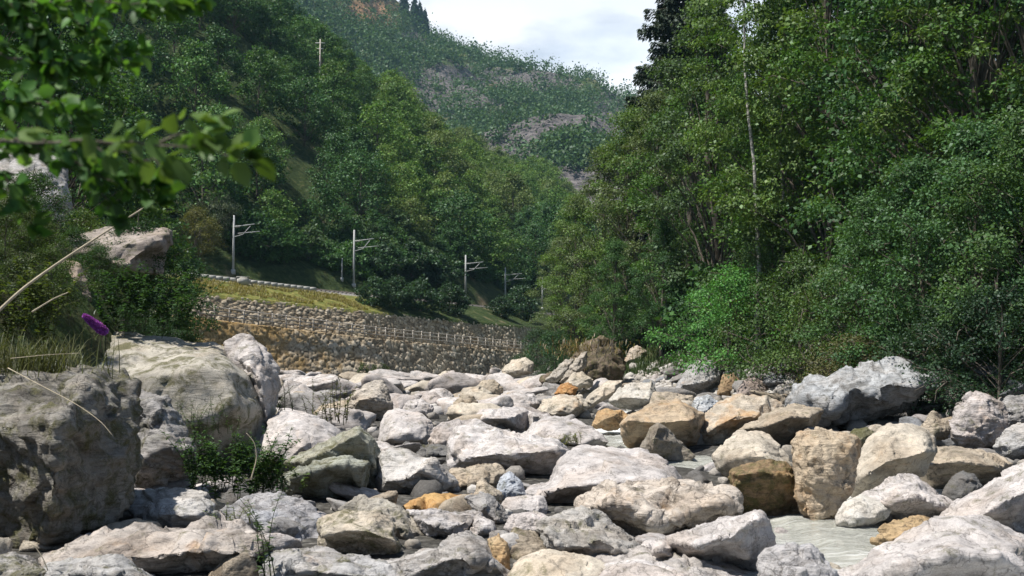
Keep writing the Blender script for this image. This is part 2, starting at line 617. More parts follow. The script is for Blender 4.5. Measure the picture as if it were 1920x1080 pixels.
def H(x, Y, rough=True):
    x, Y = np.asarray(x, float), np.asarray(Y, float)
    z = zbed(Y) + 0.02
    a, b = XL(Y) - x, x - XR(Y)
    fade = np.clip((92 - Y) / 30, 0, 1)
    z = z + np.interp(a, [-0.5, 1, 2.5, 6, 20, 60, 200], [0, 1.7, 3.7, 5.0, 8, 22, 60]) * fade
    z = z + np.interp(b, [-1.6, 0.6, 3, 10, 25, 80, 300], [0, 1.3, 2.7, 3.8, 10, 45, 120])
    cd = chan_dist(x, Y)
    z = z + 0.04 - 0.36 * np.exp(-(cd / np.interp(Y, [15.5, 18], [1.9, 0.75])) ** 2) * (b < 0)
    if rough:
        p = np.stack([x, Y, np.zeros_like(x)], -1).reshape(-1, 3)
        amp = np.clip(0.07 + 0.05 * np.maximum(a, b), 0.07, 0.7).reshape(-1)
        z = z + (fbm(p * 0.8, 4, 5) * amp * 0.5).reshape(z.shape)
    return z


def Hs(x, Y):
    return float(H(np.array([x]), np.array([Y]))[0])


rows = np.concatenate([np.linspace(2.5, 8, 14)[:-1], 8 * (1600 / 8.0) ** np.linspace(0, 1, 330)])
cols = np.linspace(-1.05, 1.05, 260)
cols = np.sign(cols) * np.abs(cols) ** 1.25
Yg, Cg = np.meshgrid(rows, cols, indexing='ij')
Xg = Cg * (Yg + 4)
Zg = H(Xg, Yg)
g = MB()
nr, nc = Xg.shape
ii, jj = np.meshgrid(np.arange(nr - 1), np.arange(nc - 1), indexing='ij')
QUADS = lambda ii, jj, nc: np.stack([ii * nc + jj, ii * nc + jj + 1, (ii + 1) * nc + jj + 1, (ii + 1) * nc + jj], -1).reshape(-1, 4)
g.add(np.stack([Xg, Yg, Zg], -1), QUADS(ii, jj, nc))
go = g.build("ground", M_GROUND)
tag(go, kind='structure')
veg = np.clip(np.maximum((XL(Yg) - Xg) / 1.5, (Xg - XR(Yg)) / 1.2), 0, 1)
veg = np.where(Yg > 150, 1, veg)
arr_attr(go.data, "veg", veg.ravel())

# river surface
wy = np.concatenate([np.linspace(5, 40, 200), np.linspace(40, 125, 90)[1:]])
wx = np.linspace(-1, 1, 60)
WY, WXn = np.meshgrid(wy, wx, indexing='ij')
WX = np.interp(WY, CHAN[:, 1], CHAN[:, 0]) + WXn * np.interp(WY, [5, 15.5, 18, 130], [2.4, 2.4, 0.95, 1.3])
pp = np.stack([WX, WY, np.zeros_like(WX)], -1).reshape(-1, 3)
slope_f = np.clip(vnoise(np.stack([WY.ravel() * 0.22, WY.ravel() * 0, WX.ravel() * 0.1], -1), 3), -1, 1).reshape(WX.shape)
WZ = zbed(WY) - 0.03 + (fbm(pp * np.array([1.9, 1.3, 1]), 4, 9) * np.interp(pp[:, 1], [14, 18], [0.045, 0.05])).reshape(WX.shape)
g = MB()
ii, jj = np.meshgrid(np.arange(WX.shape[0] - 1), np.arange(WX.shape[1] - 1), indexing='ij')
g.add(np.stack([WX, WY, WZ], -1), QUADS(ii, jj, WX.shape[1]))
wo = g.build("river_water", M_WATER)
tag(wo, kind='structure')
arr_attr(wo.data, "foam", np.clip(0.34 + 0.5 * slope_f + np.clip((WY - 15) / 12, 0, 0.02) - 0.14 * (WY > 16), 0, 1).ravel())

# ------------------------------------------------------------------ the wooded hillside with railway bench, lofted along the wall line
WL = np.array([(-95, 40), (-62, 75), (-45, 93), (-31, 103), (-15, 116), (1.8, 140), (12, 165), (30, 215), (60, 290), (100, 370), (190, 520)], float)
ZP = np.array([10, 8, 6.3, 5.4, 3.5, 2.0, 1.6, 1.6, 2, 3, 5])
ZT = np.array([13, 11, 8.8, 8.0, 6.6, 5.5, 5.5, 6, 7, 8, 9])
ZR = np.array([15, 13.5, 11.2, 10.3, 8.9, 8.2, 8, 8.5, 9, 10, 11])
SL = np.array([.62, .66, .70, .76, .84, .86, .80, .68, .62, .56, .5])
N0 = np.array([-0.72, 0.69])
arc = np.concatenate([[0], np.cumsum(np.hypot(*np.diff(WL, axis=0).T))])


def wl(t):
    return np.stack([np.interp(t, arc, WL[:, 0]), np.interp(t, arc, WL[:, 1])], -1)


S_K = np.array([0.3, 2.0, 2.35, 2.4, 8.0, 9.0, 13.5, 16.0, 95.0, 115.0, 160.0])


def hill(t, s):
    """Height of the hillside at arc length t along the wall line, s metres behind it."""
    zp, zt, zr, sl = (np.interp(t, arc, q) for q in (ZP, ZT, ZR, SL))
    z = np.where(s < 2.2, zp, np.where(s < 8, zt + (zr - 0.4 - zt) * np.clip((s - 2.4) / 5.6, 0, 1), zr - 0.4 + 0.4 * np.clip((s - 8), 0, 1)))
    up = np.clip(s - 14.0, 0, None)
    rise = np.where(up < 82, up, 82 + 12 * (1 - np.exp(-(up - 82) / 20.0)))
    z = z + sl * rise + 1.0 * np.clip((s - 13.5) / 2.5, 0, 1)
    q = np.stack([t * 0.05, s * 0.05, 0 * t], -1)
    z = z + np.clip((s - 15) / 12, 0, 1) * (fbm(q.reshape(-1, 3), 4, 21).reshape(z.shape) * 4.0)
    return z


def hill_pt(t, s):
    t, s = np.asarray(t, float), np.asarray(s, float)
    b = wl(t)
    return np.stack([b[..., 0] + N0[0] * s, b[..., 1] + N0[1] * s, hill(t, s)], -1)


def find_t(px, s):
    """Arc length at which the hillside point s metres behind the wall is seen at column px."""
    tt = np.linspace(arc[1], arc[9], 2500)
    h = hill_pt(tt, np.full_like(tt, s))
    return float(tt[np.argmin(np.abs(960 + h[:, 0] / h[:, 1] * F - px))])


tg = np.linspace(0, arc[-1], 300)
sg = np.concatenate([[0.3, 1.2, 2.1, 2.35, 2.5], np.linspace(3, 16, 14), np.linspace(17.5, 160, 90)])
T, S = np.meshgrid(tg, sg, indexing='ij')
hp = hill_pt(T, S)
g = MB()
ii, jj = np.meshgrid(np.arange(len(tg) - 1), np.arange(len(sg) - 1), indexing='ij')
g.add(hp, QUADS(ii, jj, len(sg)))
ho = g.build("hillside", M_HILL)
tag(ho, kind='structure')
band = np.where(S < 2.3, 0.75, np.where(S < 8.2, np.where(T < find_t(705, 6), 0.5, 0.0), np.where(S < 13.8, np.where(T < find_t(720, 12), 1.0, 0.2), 0.0)))
arr_attr(ho.data, "band", band.ravel())

# ------------------------------------------------------------------ mountain and spur


def ridge_sheet(name, cpx, cpy, Y0, Y1, z0, px0, px1, seed, screef, amp, back=260):
    us = np.linspace(px0, px1, 260)
    vs = np.concatenate([np.linspace(0, 1, 90), np.linspace(1.04, 1.6, 14)])
    U, V = np.meshgrid(us, vs, indexing='ij')
    cy = np.interp(us, cpx, cpy)
    crest = np.array([P(u, y, Y1).z for u, y in zip(us, cy)])
    crest = np.maximum(crest, z0 + 5)
    Yv = Y0 + (Y1 - Y0) * np.clip(V, 0, 1) + np.clip(V - 1, 0, 1) * back
    Xv = (U - 960) / F * Yv
    prof = np.clip(V, 0, 1) ** 0.92
    Z = z0 + (crest[:, None] - z0) * prof - np.clip(V - 1, 0, 1) * 160
    q = np.stack([Xv * 0.012, Yv * 0.012, Z * 0.004], -1).reshape(-1, 3)
    rg = fbm(q, 6, seed, 0.55).reshape(Z.shape)
    Z = Z + rg * amp * (np.clip(V, 0, 1) * (1 - 0.75 * np.clip(V, 0, 1) ** 6)) 
    m = MB()
    ii, jj = np.meshgrid(np.arange(len(us) - 1), np.arange(len(vs) - 1), indexing='ij')
    m.add(np.stack([Xv, Yv, Z], -1), QUADS(ii, jj, len(vs)))
    o = m.build(name, M_MOUNT)
    tag(o, kind='structure')
    pxm, pym = 960 + Xv / Yv * F, HZ - (Z - EYE) / Yv * F
    scr, red = screef(U, V, rg, pxm, pym)
    arr_attr(o.data, "scree", scr.ravel())
    arr_attr(o.data, "red", red.ravel())
    return np.stack([Xv, Yv, Z], -1), V, scr, red


def ell(x, y, cx, cy, rx, ry):
    return np.clip(1.3 - np.sqrt(((x - cx) / rx) ** 2 + ((y - cy) / ry) ** 2), 0, 1)


def scr_main(U, V, rg, x, y):
    s = np.maximum(ell(x, y, 830, 160, 150, 48), ell(x, y, 1000, 150, 90, 30) * 0.75)
    s = np.maximum(s, ell(x, y, 760, 60, 60, 14) * 0.6)
    s = np.maximum(s, ell(x, y, 1150, 200, 50, 40) * 0.8)
    r = np.maximum(ell(x, y, 690, 12, 60, 28), ell(x, y, 925, 160, 14, 10) * 0.5)
    return s, np.clip(r * 1.3, 0, 0.9)


def scr_spur(U, V, rg, x, y):
    return np.clip(0.75 + 0 * x - ell(x, y, 1070, 285, 60, 25), 0, 1), 0 * x


MT, MTV, MTS, MTR = ridge_sheet("mountain", [-400, 300, 560, 640, 700, 745, 800, 840, 880, 960, 1010, 1060, 1100, 1140, 1180, 1230, 1320, 1500, 2400],
                    [-420, -260, -150, -70, -30, 8, 52, 70, 86, 112, 120, 135, 160, 186, 204, 235, 300, 380, 420],
                    520, 930, 62, -300, 2300, 41, scr_main, 34)
SPR, SPV, SPS, SPRD = ridge_sheet("hills", [500, 800, 880, 940, 1000, 1060, 1120, 1165, 1210, 1300, 1500], [330, 285, 262, 240, 222, 214, 218, 230, 262, 330, 400],
                     400, 560, 40, 600, 1500, 77, scr_spur, 14, 120)

# ------------------------------------------------------------------ rocks
TINT = dict(w=(0.53, 0.495, 0.48), g=(0.36, 0.345, 0.335), b=(0.34, 0.35, 0.37), t=(0.43, 0.365, 0.285), c=(0.55, 0.49, 0.405),
            o=(0.48, 0.31, 0.13), p=(0.50, 0.455, 0.435), m=(0.19, 0.18, 0.12), d=(0.17, 0.165, 0.16), r=(0.31, 0.215, 0.125))
HERO = []       # (x, Y, radius) footprints already taken


def chisel(q, s):
    """Cell-wise tilted planes: breaks a smooth stone into flat facets with edges between them."""
    i = np.floor(q).astype(np.int64)
    f = q - i
    n = len(q)
    best, val = np.full(n, 9.0), np.zeros(n)
    for dx in (-1, 0, 1):
        for dy in (-1, 0, 1):
            for dz in (-1, 0, 1):
                c = (i[:, 0] + dx, i[:, 1] + dy, i[:, 2] + dz)
                v = f - np.stack([dx + hsh(*c, s), dy + hsh(*c, s + 1), dz + hsh(*c, s + 2)], 1)
                d = (v * v).sum(1)
                t = np.stack([hsh(*c, s + 3), hsh(*c, s + 4), hsh(*c, s + 5)], 1) * 2 - 1
                m = d < best
                best = np.where(m, d, best)
                val = np.where(m, (v * t).sum(1) + 0.3 * (hsh(*c, s + 6) - 0.5), val)
    return val


def displace(V, N, size, rough, seed):
    q = V / size
    off = seed * 3.71
    wq = q + 0.05 * np.stack([fbm(q * 4 + off + k * 5, 2, seed + k) for k in range(3)], 1)
    d = 0.022 * fbm(q * 2.0 + off, 3, seed) + (0.006 + 0.010 * rough) * fbm(q * 11 + off, 4, seed + 9, 0.6)
    d = d + (0.018 + 0.045 * rough) * chisel(wq * 2.7 + off, seed + 31) + 0.022 * rough * chisel(wq * 7.5 + off, seed + 61)
    st = np.stack([q[:, 0] * 1.5 + q[:, 2], q[:, 1] * 1.5, q[:, 2] * 7 + q[:, 0] * 2.0], 1)
    d = d + rough * 0.036 * (np.abs(fbm(st + off, 4, seed + 5)) - 0.35)
    return V + N * (d * size)[:, None]


def finish_rock(me, res_size, voxel, smooth_it, rough, seed, disp=1.0):
    """Voxel-remesh a rough closed shape, round it and break up its surface; returns a new mesh."""
    tmp = link("tmp", me)
    rm = tmp.modifiers.new("r", 'REMESH')
    rm.mode = 'VOXEL'
    rm.voxel_size = voxel
    if smooth_it:
        sm = tmp.modifiers.new("s", 'SMOOTH')
        sm.factor = 0.5
        sm.iterations = smooth_it
    dg = bpy.context.evaluated_depsgraph_get()
    m2 = bpy.data.meshes.new_from_object(tmp.evaluated_get(dg))
    bpy.data.objects.remove(tmp)
    bpy.data.meshes.remove(me)
    n = len(m2.vertices)
    V, N = np.zeros(n * 3, np.float32), np.zeros(n * 3, np.float32)
    m2.vertices.foreach_get("co", V)
    m2.vertices.foreach_get("normal", N)
    V = displace(V.reshape(-1, 3).astype(float), N.reshape(-1, 3).astype(float), res_size * disp, rough, seed)
    m2.vertices.foreach_set("co", V.astype(np.float32).ravel())
    m2.polygons.foreach_set("use_smooth", np.ones(len(m2.polygons), bool))
    m2.update()
    m2.materials.clear()
    m2.materials.append(M_ROCK)
    return m2


def pts(s):
    return [tuple(float(q) for q in p.split(',')) for p in s.split()]


def hero(label, cls, outline, ridge="", Y=None, k=0.85, oh=0.0, lean=0.0, stain=0.25, moss=0.25, rough=0.5, sm=None, name="boulder", cat="boulder", res=58, mat=None, top=0.55, tint=None):
    o2 = pts(outline)
    r2 = [p for p in pts(ridge)] if ridge else []
    xs, ys = [p[0] for p in o2], [p[1] for p in o2]
    gx, gy = sum(xs) / len(xs), sum(ys) / len(ys)
    ov_ = [p[2] if len(p) > 2 else None for p in o2]
    o2 = [(gx + (p[0] - gx) * 1.075, gy + (p[1] - gy) * 1.075) for p in o2]
    xs, ys = [p[0] for p in o2], [p[1] for p in o2]
    x0, x1, y0, y1 = min(xs), max(xs), min(ys), max(ys)
    if Y == 'ground':
        Y = 14.0
        while Y < 120 and P((x0 + x1) / 2, y1 - 0.12 * (y1 - y0), Y).z > Hs(P((x0 + x1) / 2, y1, Y).x, Y):
            Y += 0.25
    if Y is None:
        Y = 4000.0 / (y1 - 676.0)
    seed = len(HERO) + 3
    wm = (x1 - x0) * Y / F
    hm = (y1 - y0) * Y / F
    D = k * max(wm, hm * 0.8)
    cx, cy = sum(xs) / len(xs), sum(ys) / len(ys)
    P2, dep = [], []
    for x, y in o2:
        t = (y1 - y) / (y1 - y0)
        P2.append((x, -y))
        dep.append(D * ((oh + (0.14 if not lean else 0)) * (1 - t) - lean * (1 - t) + top * t ** 1.4))
    n = len(o2)
    for i in range(n):
        if ov_[i] is not None:
            dep[i] = ov_[i] * D
    inner = []
    if r2:
        for p in r2:
            inner.append((p[0], p[1], (p[2] - (0.05 if p[2] < 0 else 0) if len(p) > 2 else -0.2) * D))
    else:
        for x, y in o2:
            t = (y1 - y) / (y1 - y0)
            inner.append((cx + (x - cx) * 0.62, cy + (y - cy) * 0.62, D * (-0.12 - lean * (1 - t) * 0.8 + top * 0.5 * t ** 1.4)))
        inner.append((cx, cy + 0.1 * (y1 - y0), D * (-0.17 - 0.4 * lean)))
    for x, y, d in inner:
        P2.append((x, -y))
        dep.append(d)
    vv, _, ff, ov, _, _ = delaunay_2d_cdt([Vector(p) for p in P2], [(i, (i + 1) % n) for i in range(n)], [], 1, 1e-4)
    dd = []
    for i, v in enumerate(vv):
        if ov[i]:
            dd.append(dep[ov[i][0]])
        else:
            ds = [(v - Vector(q)).length for q in P2]
            dd.append(dep[ds.index(min(ds))])
    bm = bmesh.new()
    front = [bm.verts.new(P(v.x, -v.y, Y + d)) for v, d in zip(vv, dd)]
    for f in ff:
        try:
            bm.faces.new([front[i] for i in f])
        except ValueError:
            pass
    bed = [e for e in bm.edges if len(e.link_faces) == 1]
    loopv = set(v for e in bed for v in e.verts)
    back = {}
    for v in loopv:
        i = front.index(v)
        x, y = vv[i].x, -vv[i].y
        back[v] = bm.verts.new(P(cx + (x - cx) * 0.78, cy + (y - cy) * 0.78, Y + D * 1.0))
    for e in bed:
        a, b = e.verts
        bm.faces.new([a, b, back[b], back[a]])
    c = bm.verts.new(P(cx, cy, Y + D * 1.1))
    for e in bed:
        a, b = e.verts
        bm.faces.new([back[a], back[b], c])
    bmesh.ops.recalc_face_normals(bm, faces=bm.faces[:])
    ctr = P(cx, cy, Y + D * 0.4)
    for v in bm.verts:
        v.co -= ctr
    me = bpy.data.meshes.new(name)
    bm.to_mesh(me)
    bm.free()
    size = max(wm, hm)
    m2 = finish_rock(me, size, size / res, sm if sm is not None else (4 if rough < 0.35 else 2), rough, seed)
    m2.name = name
    o = link(name, m2, None, ctr)
    if mat:
        m2.materials[0] = mat
    tag(o, label, cat)
    j = 0.94 + 0.12 * random.random()
    c = tint or TINT[cls]
    j *= 0.84
    setcol(o, (c[0] * j, c[1] * j, c[2] * j), stain=stain, moss=moss, rough=rough)
    HERO.append((ctr.x, ctr.y, 0.5 * max(wm, D) * 0.9))
    return o


# --- foreground, left
hero("huge brown-topped boulder with a dark olive face at the left edge", 'm', "-90,745 -50,705,.7 60,700,.8 120,703,.85 160,700,.85 200,699,.8 232,710,.75 252,733,.65 258,790,.6 257,860,.6 249,915,.55 225,950,.4 165,986,.1 100,1006,-.15 60,1010,-.1 20,1003 -60,990 -100,900",
     "-40,800,-.1 0,798,-.2 60,793,-.3 112,783,-.32 140,748,-.1 166,722,.2 200,728,.4 232,742,.55 104,860,-.36 98,950,-.28", Y=11.3, k=1.0, moss=0.45, rough=1.0, stain=0.22, sm=1, tint=(0.265, 0.25, 0.225))
hero("speckled grey block wedged right of the huge dark-faced boulder", 'g', "250,744 285,743 312,748 325,770 340,795 346,825 356,846 354,880 345,908 310,920 262,920 248,880 246,800",
     "258,868,-.2 290,848,-.25 320,838,-.25 350,842,-.2 288,765,.15 312,800,.0", Y=15.2, rough=0.9, moss=0.3, oh=0.1)
hero("largest grey-beige boulder, wide and lichen-flecked, below the purple flower", 't', "150,655 185,635 222,622 250,624 290,634 330,634 365,640 400,640 425,652 438,668 455,690 480,720 500,745 505,765 495,790 480,830 400,880 330,880 260,850 200,790 165,705",
     "185,700,-.05 240,715,-.12 300,705,-.15 380,690,-.12 420,705,-.1 440,760,-.15 380,790,-.2 300,790,-.2", Y=18.6, k=0.7, moss=0.45, rough=0.12, sm=2, top=0.8, stain=.2, tint=(0.43, 0.40, 0.345))
hero("rounded white boulder leaning on the right end of the grey-beige one", 'w', "425,645 445,635 465,633 485,645 505,665 518,690 517,730 512,775 505,810 480,815 465,760 448,700 430,670", "470,690,-.15 492,725,-.2 500,780,-.1", Y=19.2, moss=0.2)
hero("smooth pale dome behind the dark-faced wedge", 'w', "483,848 495,820 510,793 530,778 555,772 580,776 605,788 625,805 645,815 660,830 640,850 600,870 560,880 520,885 490,872", "", Y=18.0, top=0.9, moss=0.15, rough=0.3)
hero("wedge with a pale top edge and dark green face right of the ferns", 'm', "540,866 580,845 640,815 670,803 690,820 703,840 712,875 720,900 714,935 690,945 640,945 590,925 555,890",
     "562,866,-.22 600,852,-.26 640,829,-.28 672,813,-.28 690,832,-.2 700,875,-.1", Y=16.2, oh=0.35, moss=0.4, tint=(0.34, 0.34, 0.28), rough=0.5)
hero("dark slab with a thin pale rim standing before the wedge", 'm', "528,905 545,885 580,872 615,863 650,860 688,863 692,880 682,915 667,940 645,962 612,980 590,975 560,955 535,935",
     "546,896,-.2 590,882,-.24 640,869,-.26 684,871,-.24 676,905,-.12", Y=14.8, oh=0.4, moss=0.45, tint=(0.33, 0.34, 0.29), rough=0.6)
hero("blue-grey angular boulder under the fern clump", 'b', "420,960 455,935 490,928 530,929 560,940 585,955 600,970 607,995 614,1030 605,1048 560,1048 520,1045 500,1025 470,1000 435,985",
     "515,1003,-.2 545,1018,-.22 595,1030,-.18 480,975,-.05", Y=11.9, rough=0.8, moss=0.25, tint=(0.40, 0.405, 0.43))
hero("cream boulder with a mossy brown lower face", 'c', "603,980 618,970 660,962 700,957 715,960 735,985 745,1010 758,1030 766,1043 745,1058 720,1064 680,1058 640,1048 615,1038 604,1005",
     "612,1003,-.2 650,994,-.25 690,996,-.26 738,1012,-.2", Y=10.9, oh=0.2, moss=0.48, rough=0.5)
hero("rough grey-tan rock behind the cream boulder with mossy face", 'g', "640,955 680,935 720,935 745,948 770,970 800,995 815,1010 816,1025 790,1042 765,1045 740,1030 700,1000 660,985", "700,960,-.05 760,1000,-.15", Y=12.0, rough=0.8, moss=0.3, tint=(0.40, 0.37, 0.32))
hero("bright ochre-orange rock on top of a pale slab", 'o', "757,950 775,938 800,930 835,926 865,923 882,928 890,950 898,975 850,975 805,968 775,958", "778,946,-.15 820,953,-.2 880,957,-.18", Y=13.5, stain=0.95, moss=0.05, lean=0.1, rough=0.5)
hero("layered pinkish-white slab under the bright orange rock", 'p', "768,960 810,958 850,966 890,972 915,978 928,990 926,1008 905,1018 870,1022 830,1028 812,1020 790,995", "800,982,-.15 840,992,-.2 905,993,-.2", Y=12.0, rough=1.0, oh=0.2, tint=(0.53, 0.50, 0.49))
hero("grey boulder with a black-veined crest at the bottom edge", 'g', "712,1062 760,1045 800,1028 850,1015 880,1011 905,1018 925,1035 945,1050 960,1085 955,1120 700,1120 695,1085", "790,1068,-.15 850,1044,-.2 905,1050,-.15 940,1070,-.1", Y=9.6, rough=0.9, tint=(0.42, 0.40, 0.385))
hero("narrow rust-orange stone wedged at the bottom edge", 'o', "914,1012 935,1002 950,1017 957,1040 955,1080 938,1088 924,1055", "", Y=9.95, stain=0.75, tint=(0.48, 0.36, 0.22))
hero("long flat pinkish slab along the lower left edge", 'p', "85,1050 110,1035 140,1015 200,1003 290,992 350,990 420,991 480,995 492,1020 502,1050 502,1075 480,1100 300,1125 60,1125 66,1080",
     "120,1052,-.12 200,1048,-.18 300,1042,-.2 370,1030,-.2 440,1033,-.2 488,1040,-.14", Y=9.9, k=0.55, rough=0.9, stain=0.4, oh=0.12, tint=(0.49, 0.44, 0.40))
hero("pale block between the huge dark-faced boulder and the ferns", 'w', "232,945 250,920 300,919 350,920 380,928 400,945 403,968 390,990 350,1003 290,1005 270,992 255,965", "300,965,-.12 370,965,-.15", Y=12.4, rough=0.7, tint=(0.50, 0.485, 0.47))
hero("grey rock with mossy cracks cut by the bottom edge below the blue-grey one", 'g', "503,1050 520,1040 570,1036 610,1036 660,1046 720,1062 760,1078 795,1105 790,1130 495,1130", "560,1065,-.1 640,1075,-.15 700,1085,-.12", Y=9.35, rough=0.8, moss=0.35, tint=(0.43, 0.42, 0.415))
hero("low dark rock in the bottom left corner", 'g', "-50,1045 20,1040 60,1052 95,1068 115,1092 105,1125 -50,1125", "", Y=9.3, moss=0.45, rough=0.9)
hero("grey block with a shaded notch in front of the long flat slab", 'g', "85,1058 130,1047 210,1052 245,1064 295,1090 300,1130 65,1130", "130,1075,-.15 220,1078,-.18", Y=9.0, rough=0.8, tint=(0.42, 0.41, 0.40))
# --- foreground, middle and right
hero("grey dome with a dark flaked face at the lower middle", 'g', "1010,992 1030,970 1060,960 1090,959 1140,975 1165,990 1200,1020 1228,1052 1205,1070 1150,1072 1080,1060 1030,1035", "1022,996,-.1 1050,1022,-.2 1095,1026,-.22 1120,1010,-.2 1170,1035,-.15", Y=10.7, rough=0.8, moss=0.3, tint=(0.42, 0.40, 0.375))
hero("big white wedge with a dark right end at the lower middle", 'w', "1206,1030 1250,1012 1310,985 1370,968 1410,961 1425,965 1436,985 1448,1020 1452,1040 1442,1068 1420,1082 1395,1075 1340,1060 1280,1048 1228,1038",
     "1236,1034,-.2 1310,1022,-.26 1370,1003,-.28 1396,986,-.26 1418,974,-.2 1400,1040,-.12", Y=10.2, oh=0.25, rough=0.55, moss=0.2)
hero("broad white table-like boulder in the middle of the river", 'w', "985,945 990,915 1035,905 1050,880 1060,855 1090,838 1150,840 1190,850 1240,858 1262,872 1279,900 1276,918 1240,930 1180,945 1120,955 1050,960",
     "1010,930,-.15 1060,912,-.12 1150,905,-.15 1235,900,-.15", Y=14.9, k=1.2, top=0.75, rough=0.35, moss=0.1, stain=0.1)
hero("wide pink-tan boulder with a pitted rough face before the white table boulder", 'p', "1093,948 1110,930 1150,905 1200,900 1280,905 1340,910 1376,925 1382,965 1350,978 1300,995 1260,1012 1210,1030 1190,1018 1155,998 1115,978 1096,962",
     "1135,940,-.12 1190,945,-.2 1235,985,-.2 1300,955,-.16 1350,945,-.1", Y=12.6, rough=1.0, stain=0.42, moss=0.15, tint=(0.52, 0.46, 0.40))
hero("cream-topped boulder behind the brown wet block", 'c', "1343,855 1365,825 1385,810 1420,808 1440,815 1455,835 1478,855 1492,885 1480,905 1430,905 1380,900 1350,880", "1370,860,-.1 1430,855,-.15 1470,878,-.1", Y=16.2, rough=0.4, top=0.7)
hero("brown wet block with a green foot right of the pink-tan boulder", 'r', "1372,888 1390,876 1430,868 1465,866 1482,878 1491,905 1497,945 1490,968 1440,972 1400,962 1376,950", "1384,890,-.15 1430,884,-.2 1478,892,-.15", Y=13.9, oh=0.2, stain=0.5, moss=0.5, rough=0.8)
hero("upright tan-orange block standing in the water", 't', "1487,832 1500,813 1540,810 1580,815 1602,821 1611,840 1602,880 1592,920 1582,948 1557,967 1525,974 1503,955 1499,910 1491,870",
     "1506,833,-.05 1550,830,-.08 1598,838,-.05 1520,900,-.18 1560,890,-.2 1545,945,-.2", Y=13.7, lean=0.22, stain=0.62, moss=0.15, rough=0.8, top=0.45, tint=(0.52, 0.43, 0.32))
hero("cream boulder with an orange streak leaning right of the tan block", 'c', "1588,908 1600,870 1615,845 1640,815 1665,800 1700,797 1735,805 1747,825 1754,848 1738,865 1728,890 1700,905 1660,922 1628,938 1600,928",
     "1625,890,-.2 1660,868,-.2 1700,858,-.2 1735,848,-.1 1665,830,-.02", Y=15.3, oh=0.2, stain=0.42, rough=0.3, moss=0.1, top=0.5)
hero("long low tan-grey boulder right of the streaked cream one", 't', "1723,885 1730,855 1745,842 1790,838 1830,843 1870,855 1893,870 1885,895 1850,915 1800,925 1755,920 1730,905", "1740,872,-.15 1800,864,-.2 1862,874,-.15", Y=16.6, oh=0.3, rough=0.5, stain=0.3)
hero("small dark wet stone in the gap before the right edge", 'd', "1770,925 1785,894 1805,886 1826,891 1838,912 1828,940 1800,956 1778,948", "", Y=14.7, rough=0.3)
hero("white pointed boulder with a cracked dark right corner by the pool", 'w', "1622,935 1660,905 1690,893 1715,895 1735,912 1760,930 1788,947 1780,965 1750,980 1700,982 1650,970 1628,955", "1668,945,-.2 1715,930,-.2 1772,951,-.12", Y=13.2, rough=0.7, oh=0.15)
hero("smooth pale stone dipping into the upper end of the pool", 'c', "1568,970 1585,942 1615,930 1640,940 1668,954 1655,975 1612,992 1588,994 1568,983", "", Y=12.9, rough=0.2, tint=(0.52, 0.5, 0.46))
hero("large white slope-sided boulder cut by the right edge, dark underneath", 'w', "1752,980 1800,945 1850,915 1900,885 1960,860 2010,870 2010,1005 1930,1018 1870,1010 1830,998 1780,990", "1790,978,-.18 1840,968,-.22 1882,938,-.24 1935,915,-.2 1900,985,-.05", Y=12.1, oh=0.3, rough=0.4)
hero("giant white speckled boulder filling the bottom right corner", 'w', "1585,1085 1650,1045 1720,1010 1780,985 1840,982 1880,1000 1930,1010 1990,1020 2010,1130 1575,1130", "1680,1070,-.15 1780,1035,-.18 1880,1045,-.15", Y=9.7, rough=0.5, top=0.8)
hero("blue-white rock at the bottom edge left of the pool", 'b', "1436,1045 1480,1022 1520,1025 1537,1045 1562,1070 1585,1105 1575,1130 1428,1130 1432,1075", "", Y=9.5, rough=0.8, tint=(0.47, 0.475, 0.50))
hero("flat orange stones' largest slab beside the pool", 'o', "1638,1014 1660,990 1690,975 1730,972 1752,982 1735,998 1695,1014 1655,1024", "", Y=11.6, stain=0.65, rough=0.8, tint=(0.52, 0.38, 0.22))
hero("low pink-grey rock under the big white wedge", 'p', "1095,1055 1160,1042 1240,1036 1300,1040 1360,1057 1402,1078 1425,1105 1425,1135 1080,1135", "", Y=9.5, rough=0.6, top=0.8, tint=(0.47, 0.435, 0.41))
hero("rounded cream boulder at the bottom middle", 'c', "958,1085 985,1056 1020,1036 1060,1032 1110,1042 1142,1062 1155,1090 1155,1130 958,1130", "", Y=9.25, rough=0.2, top=0.75)
hero("white low rock right of the rounded cream one at the bottom edge", 'w', "1115,1088 1140,1057 1190,1048 1240,1057 1292,1078 1315,1130 1105,1130", "", Y=9.0, rough=0.4, top=0.8)
hero("small white squarish stone left of the white table boulder", 'w', "943,948 950,933 990,928 1018,932 1026,955 1022,970 980,972 948,968", "", Y=13.7, rough=0.2)
hero("pinkish stone below the small white squarish one", 'p', "948,990 960,966 1000,961 1022,972 1018,995 1000,1012 985,1018 955,1010", "", Y=12.0, rough=0.6)
hero("grey stone right of the bright orange rock", 'g', "876,935 905,925 925,935 945,955 957,978 953,1002 930,1000 905,990 890,965", "905,950,-.1 930,975,-.15", Y=12.7, rough=0.8)
hero("tan-grey slanted rock left of the flaked grey dome", 't', "943,1020 965,992 1000,1002 1022,1022 1065,1050 1055,1070 980,1070 952,1050", "", Y=10.7, rough=0.7, moss=0.3)
hero("grey-white boulder with a triangular grey facet right of the wedge", 'g', "710,880 720,850 755,845 790,855 822,862 832,876 852,906 858,924 830,930 790,940 740,948 712,930", "722,902,-.15 765,898,-.25 788,880,-.22 806,866,-.1 830,905,-.1", Y=15.9, oh=0.15, rough=0.6, tint=(0.5, 0.48, 0.46))
hero("bright white smooth boulder left of the midstream pinkish one", 'w', "713,832 718,795 730,775 760,770 790,775 812,795 818,820 800,836 760,838", "", Y=24.6, rough=0.15, top=0.7)
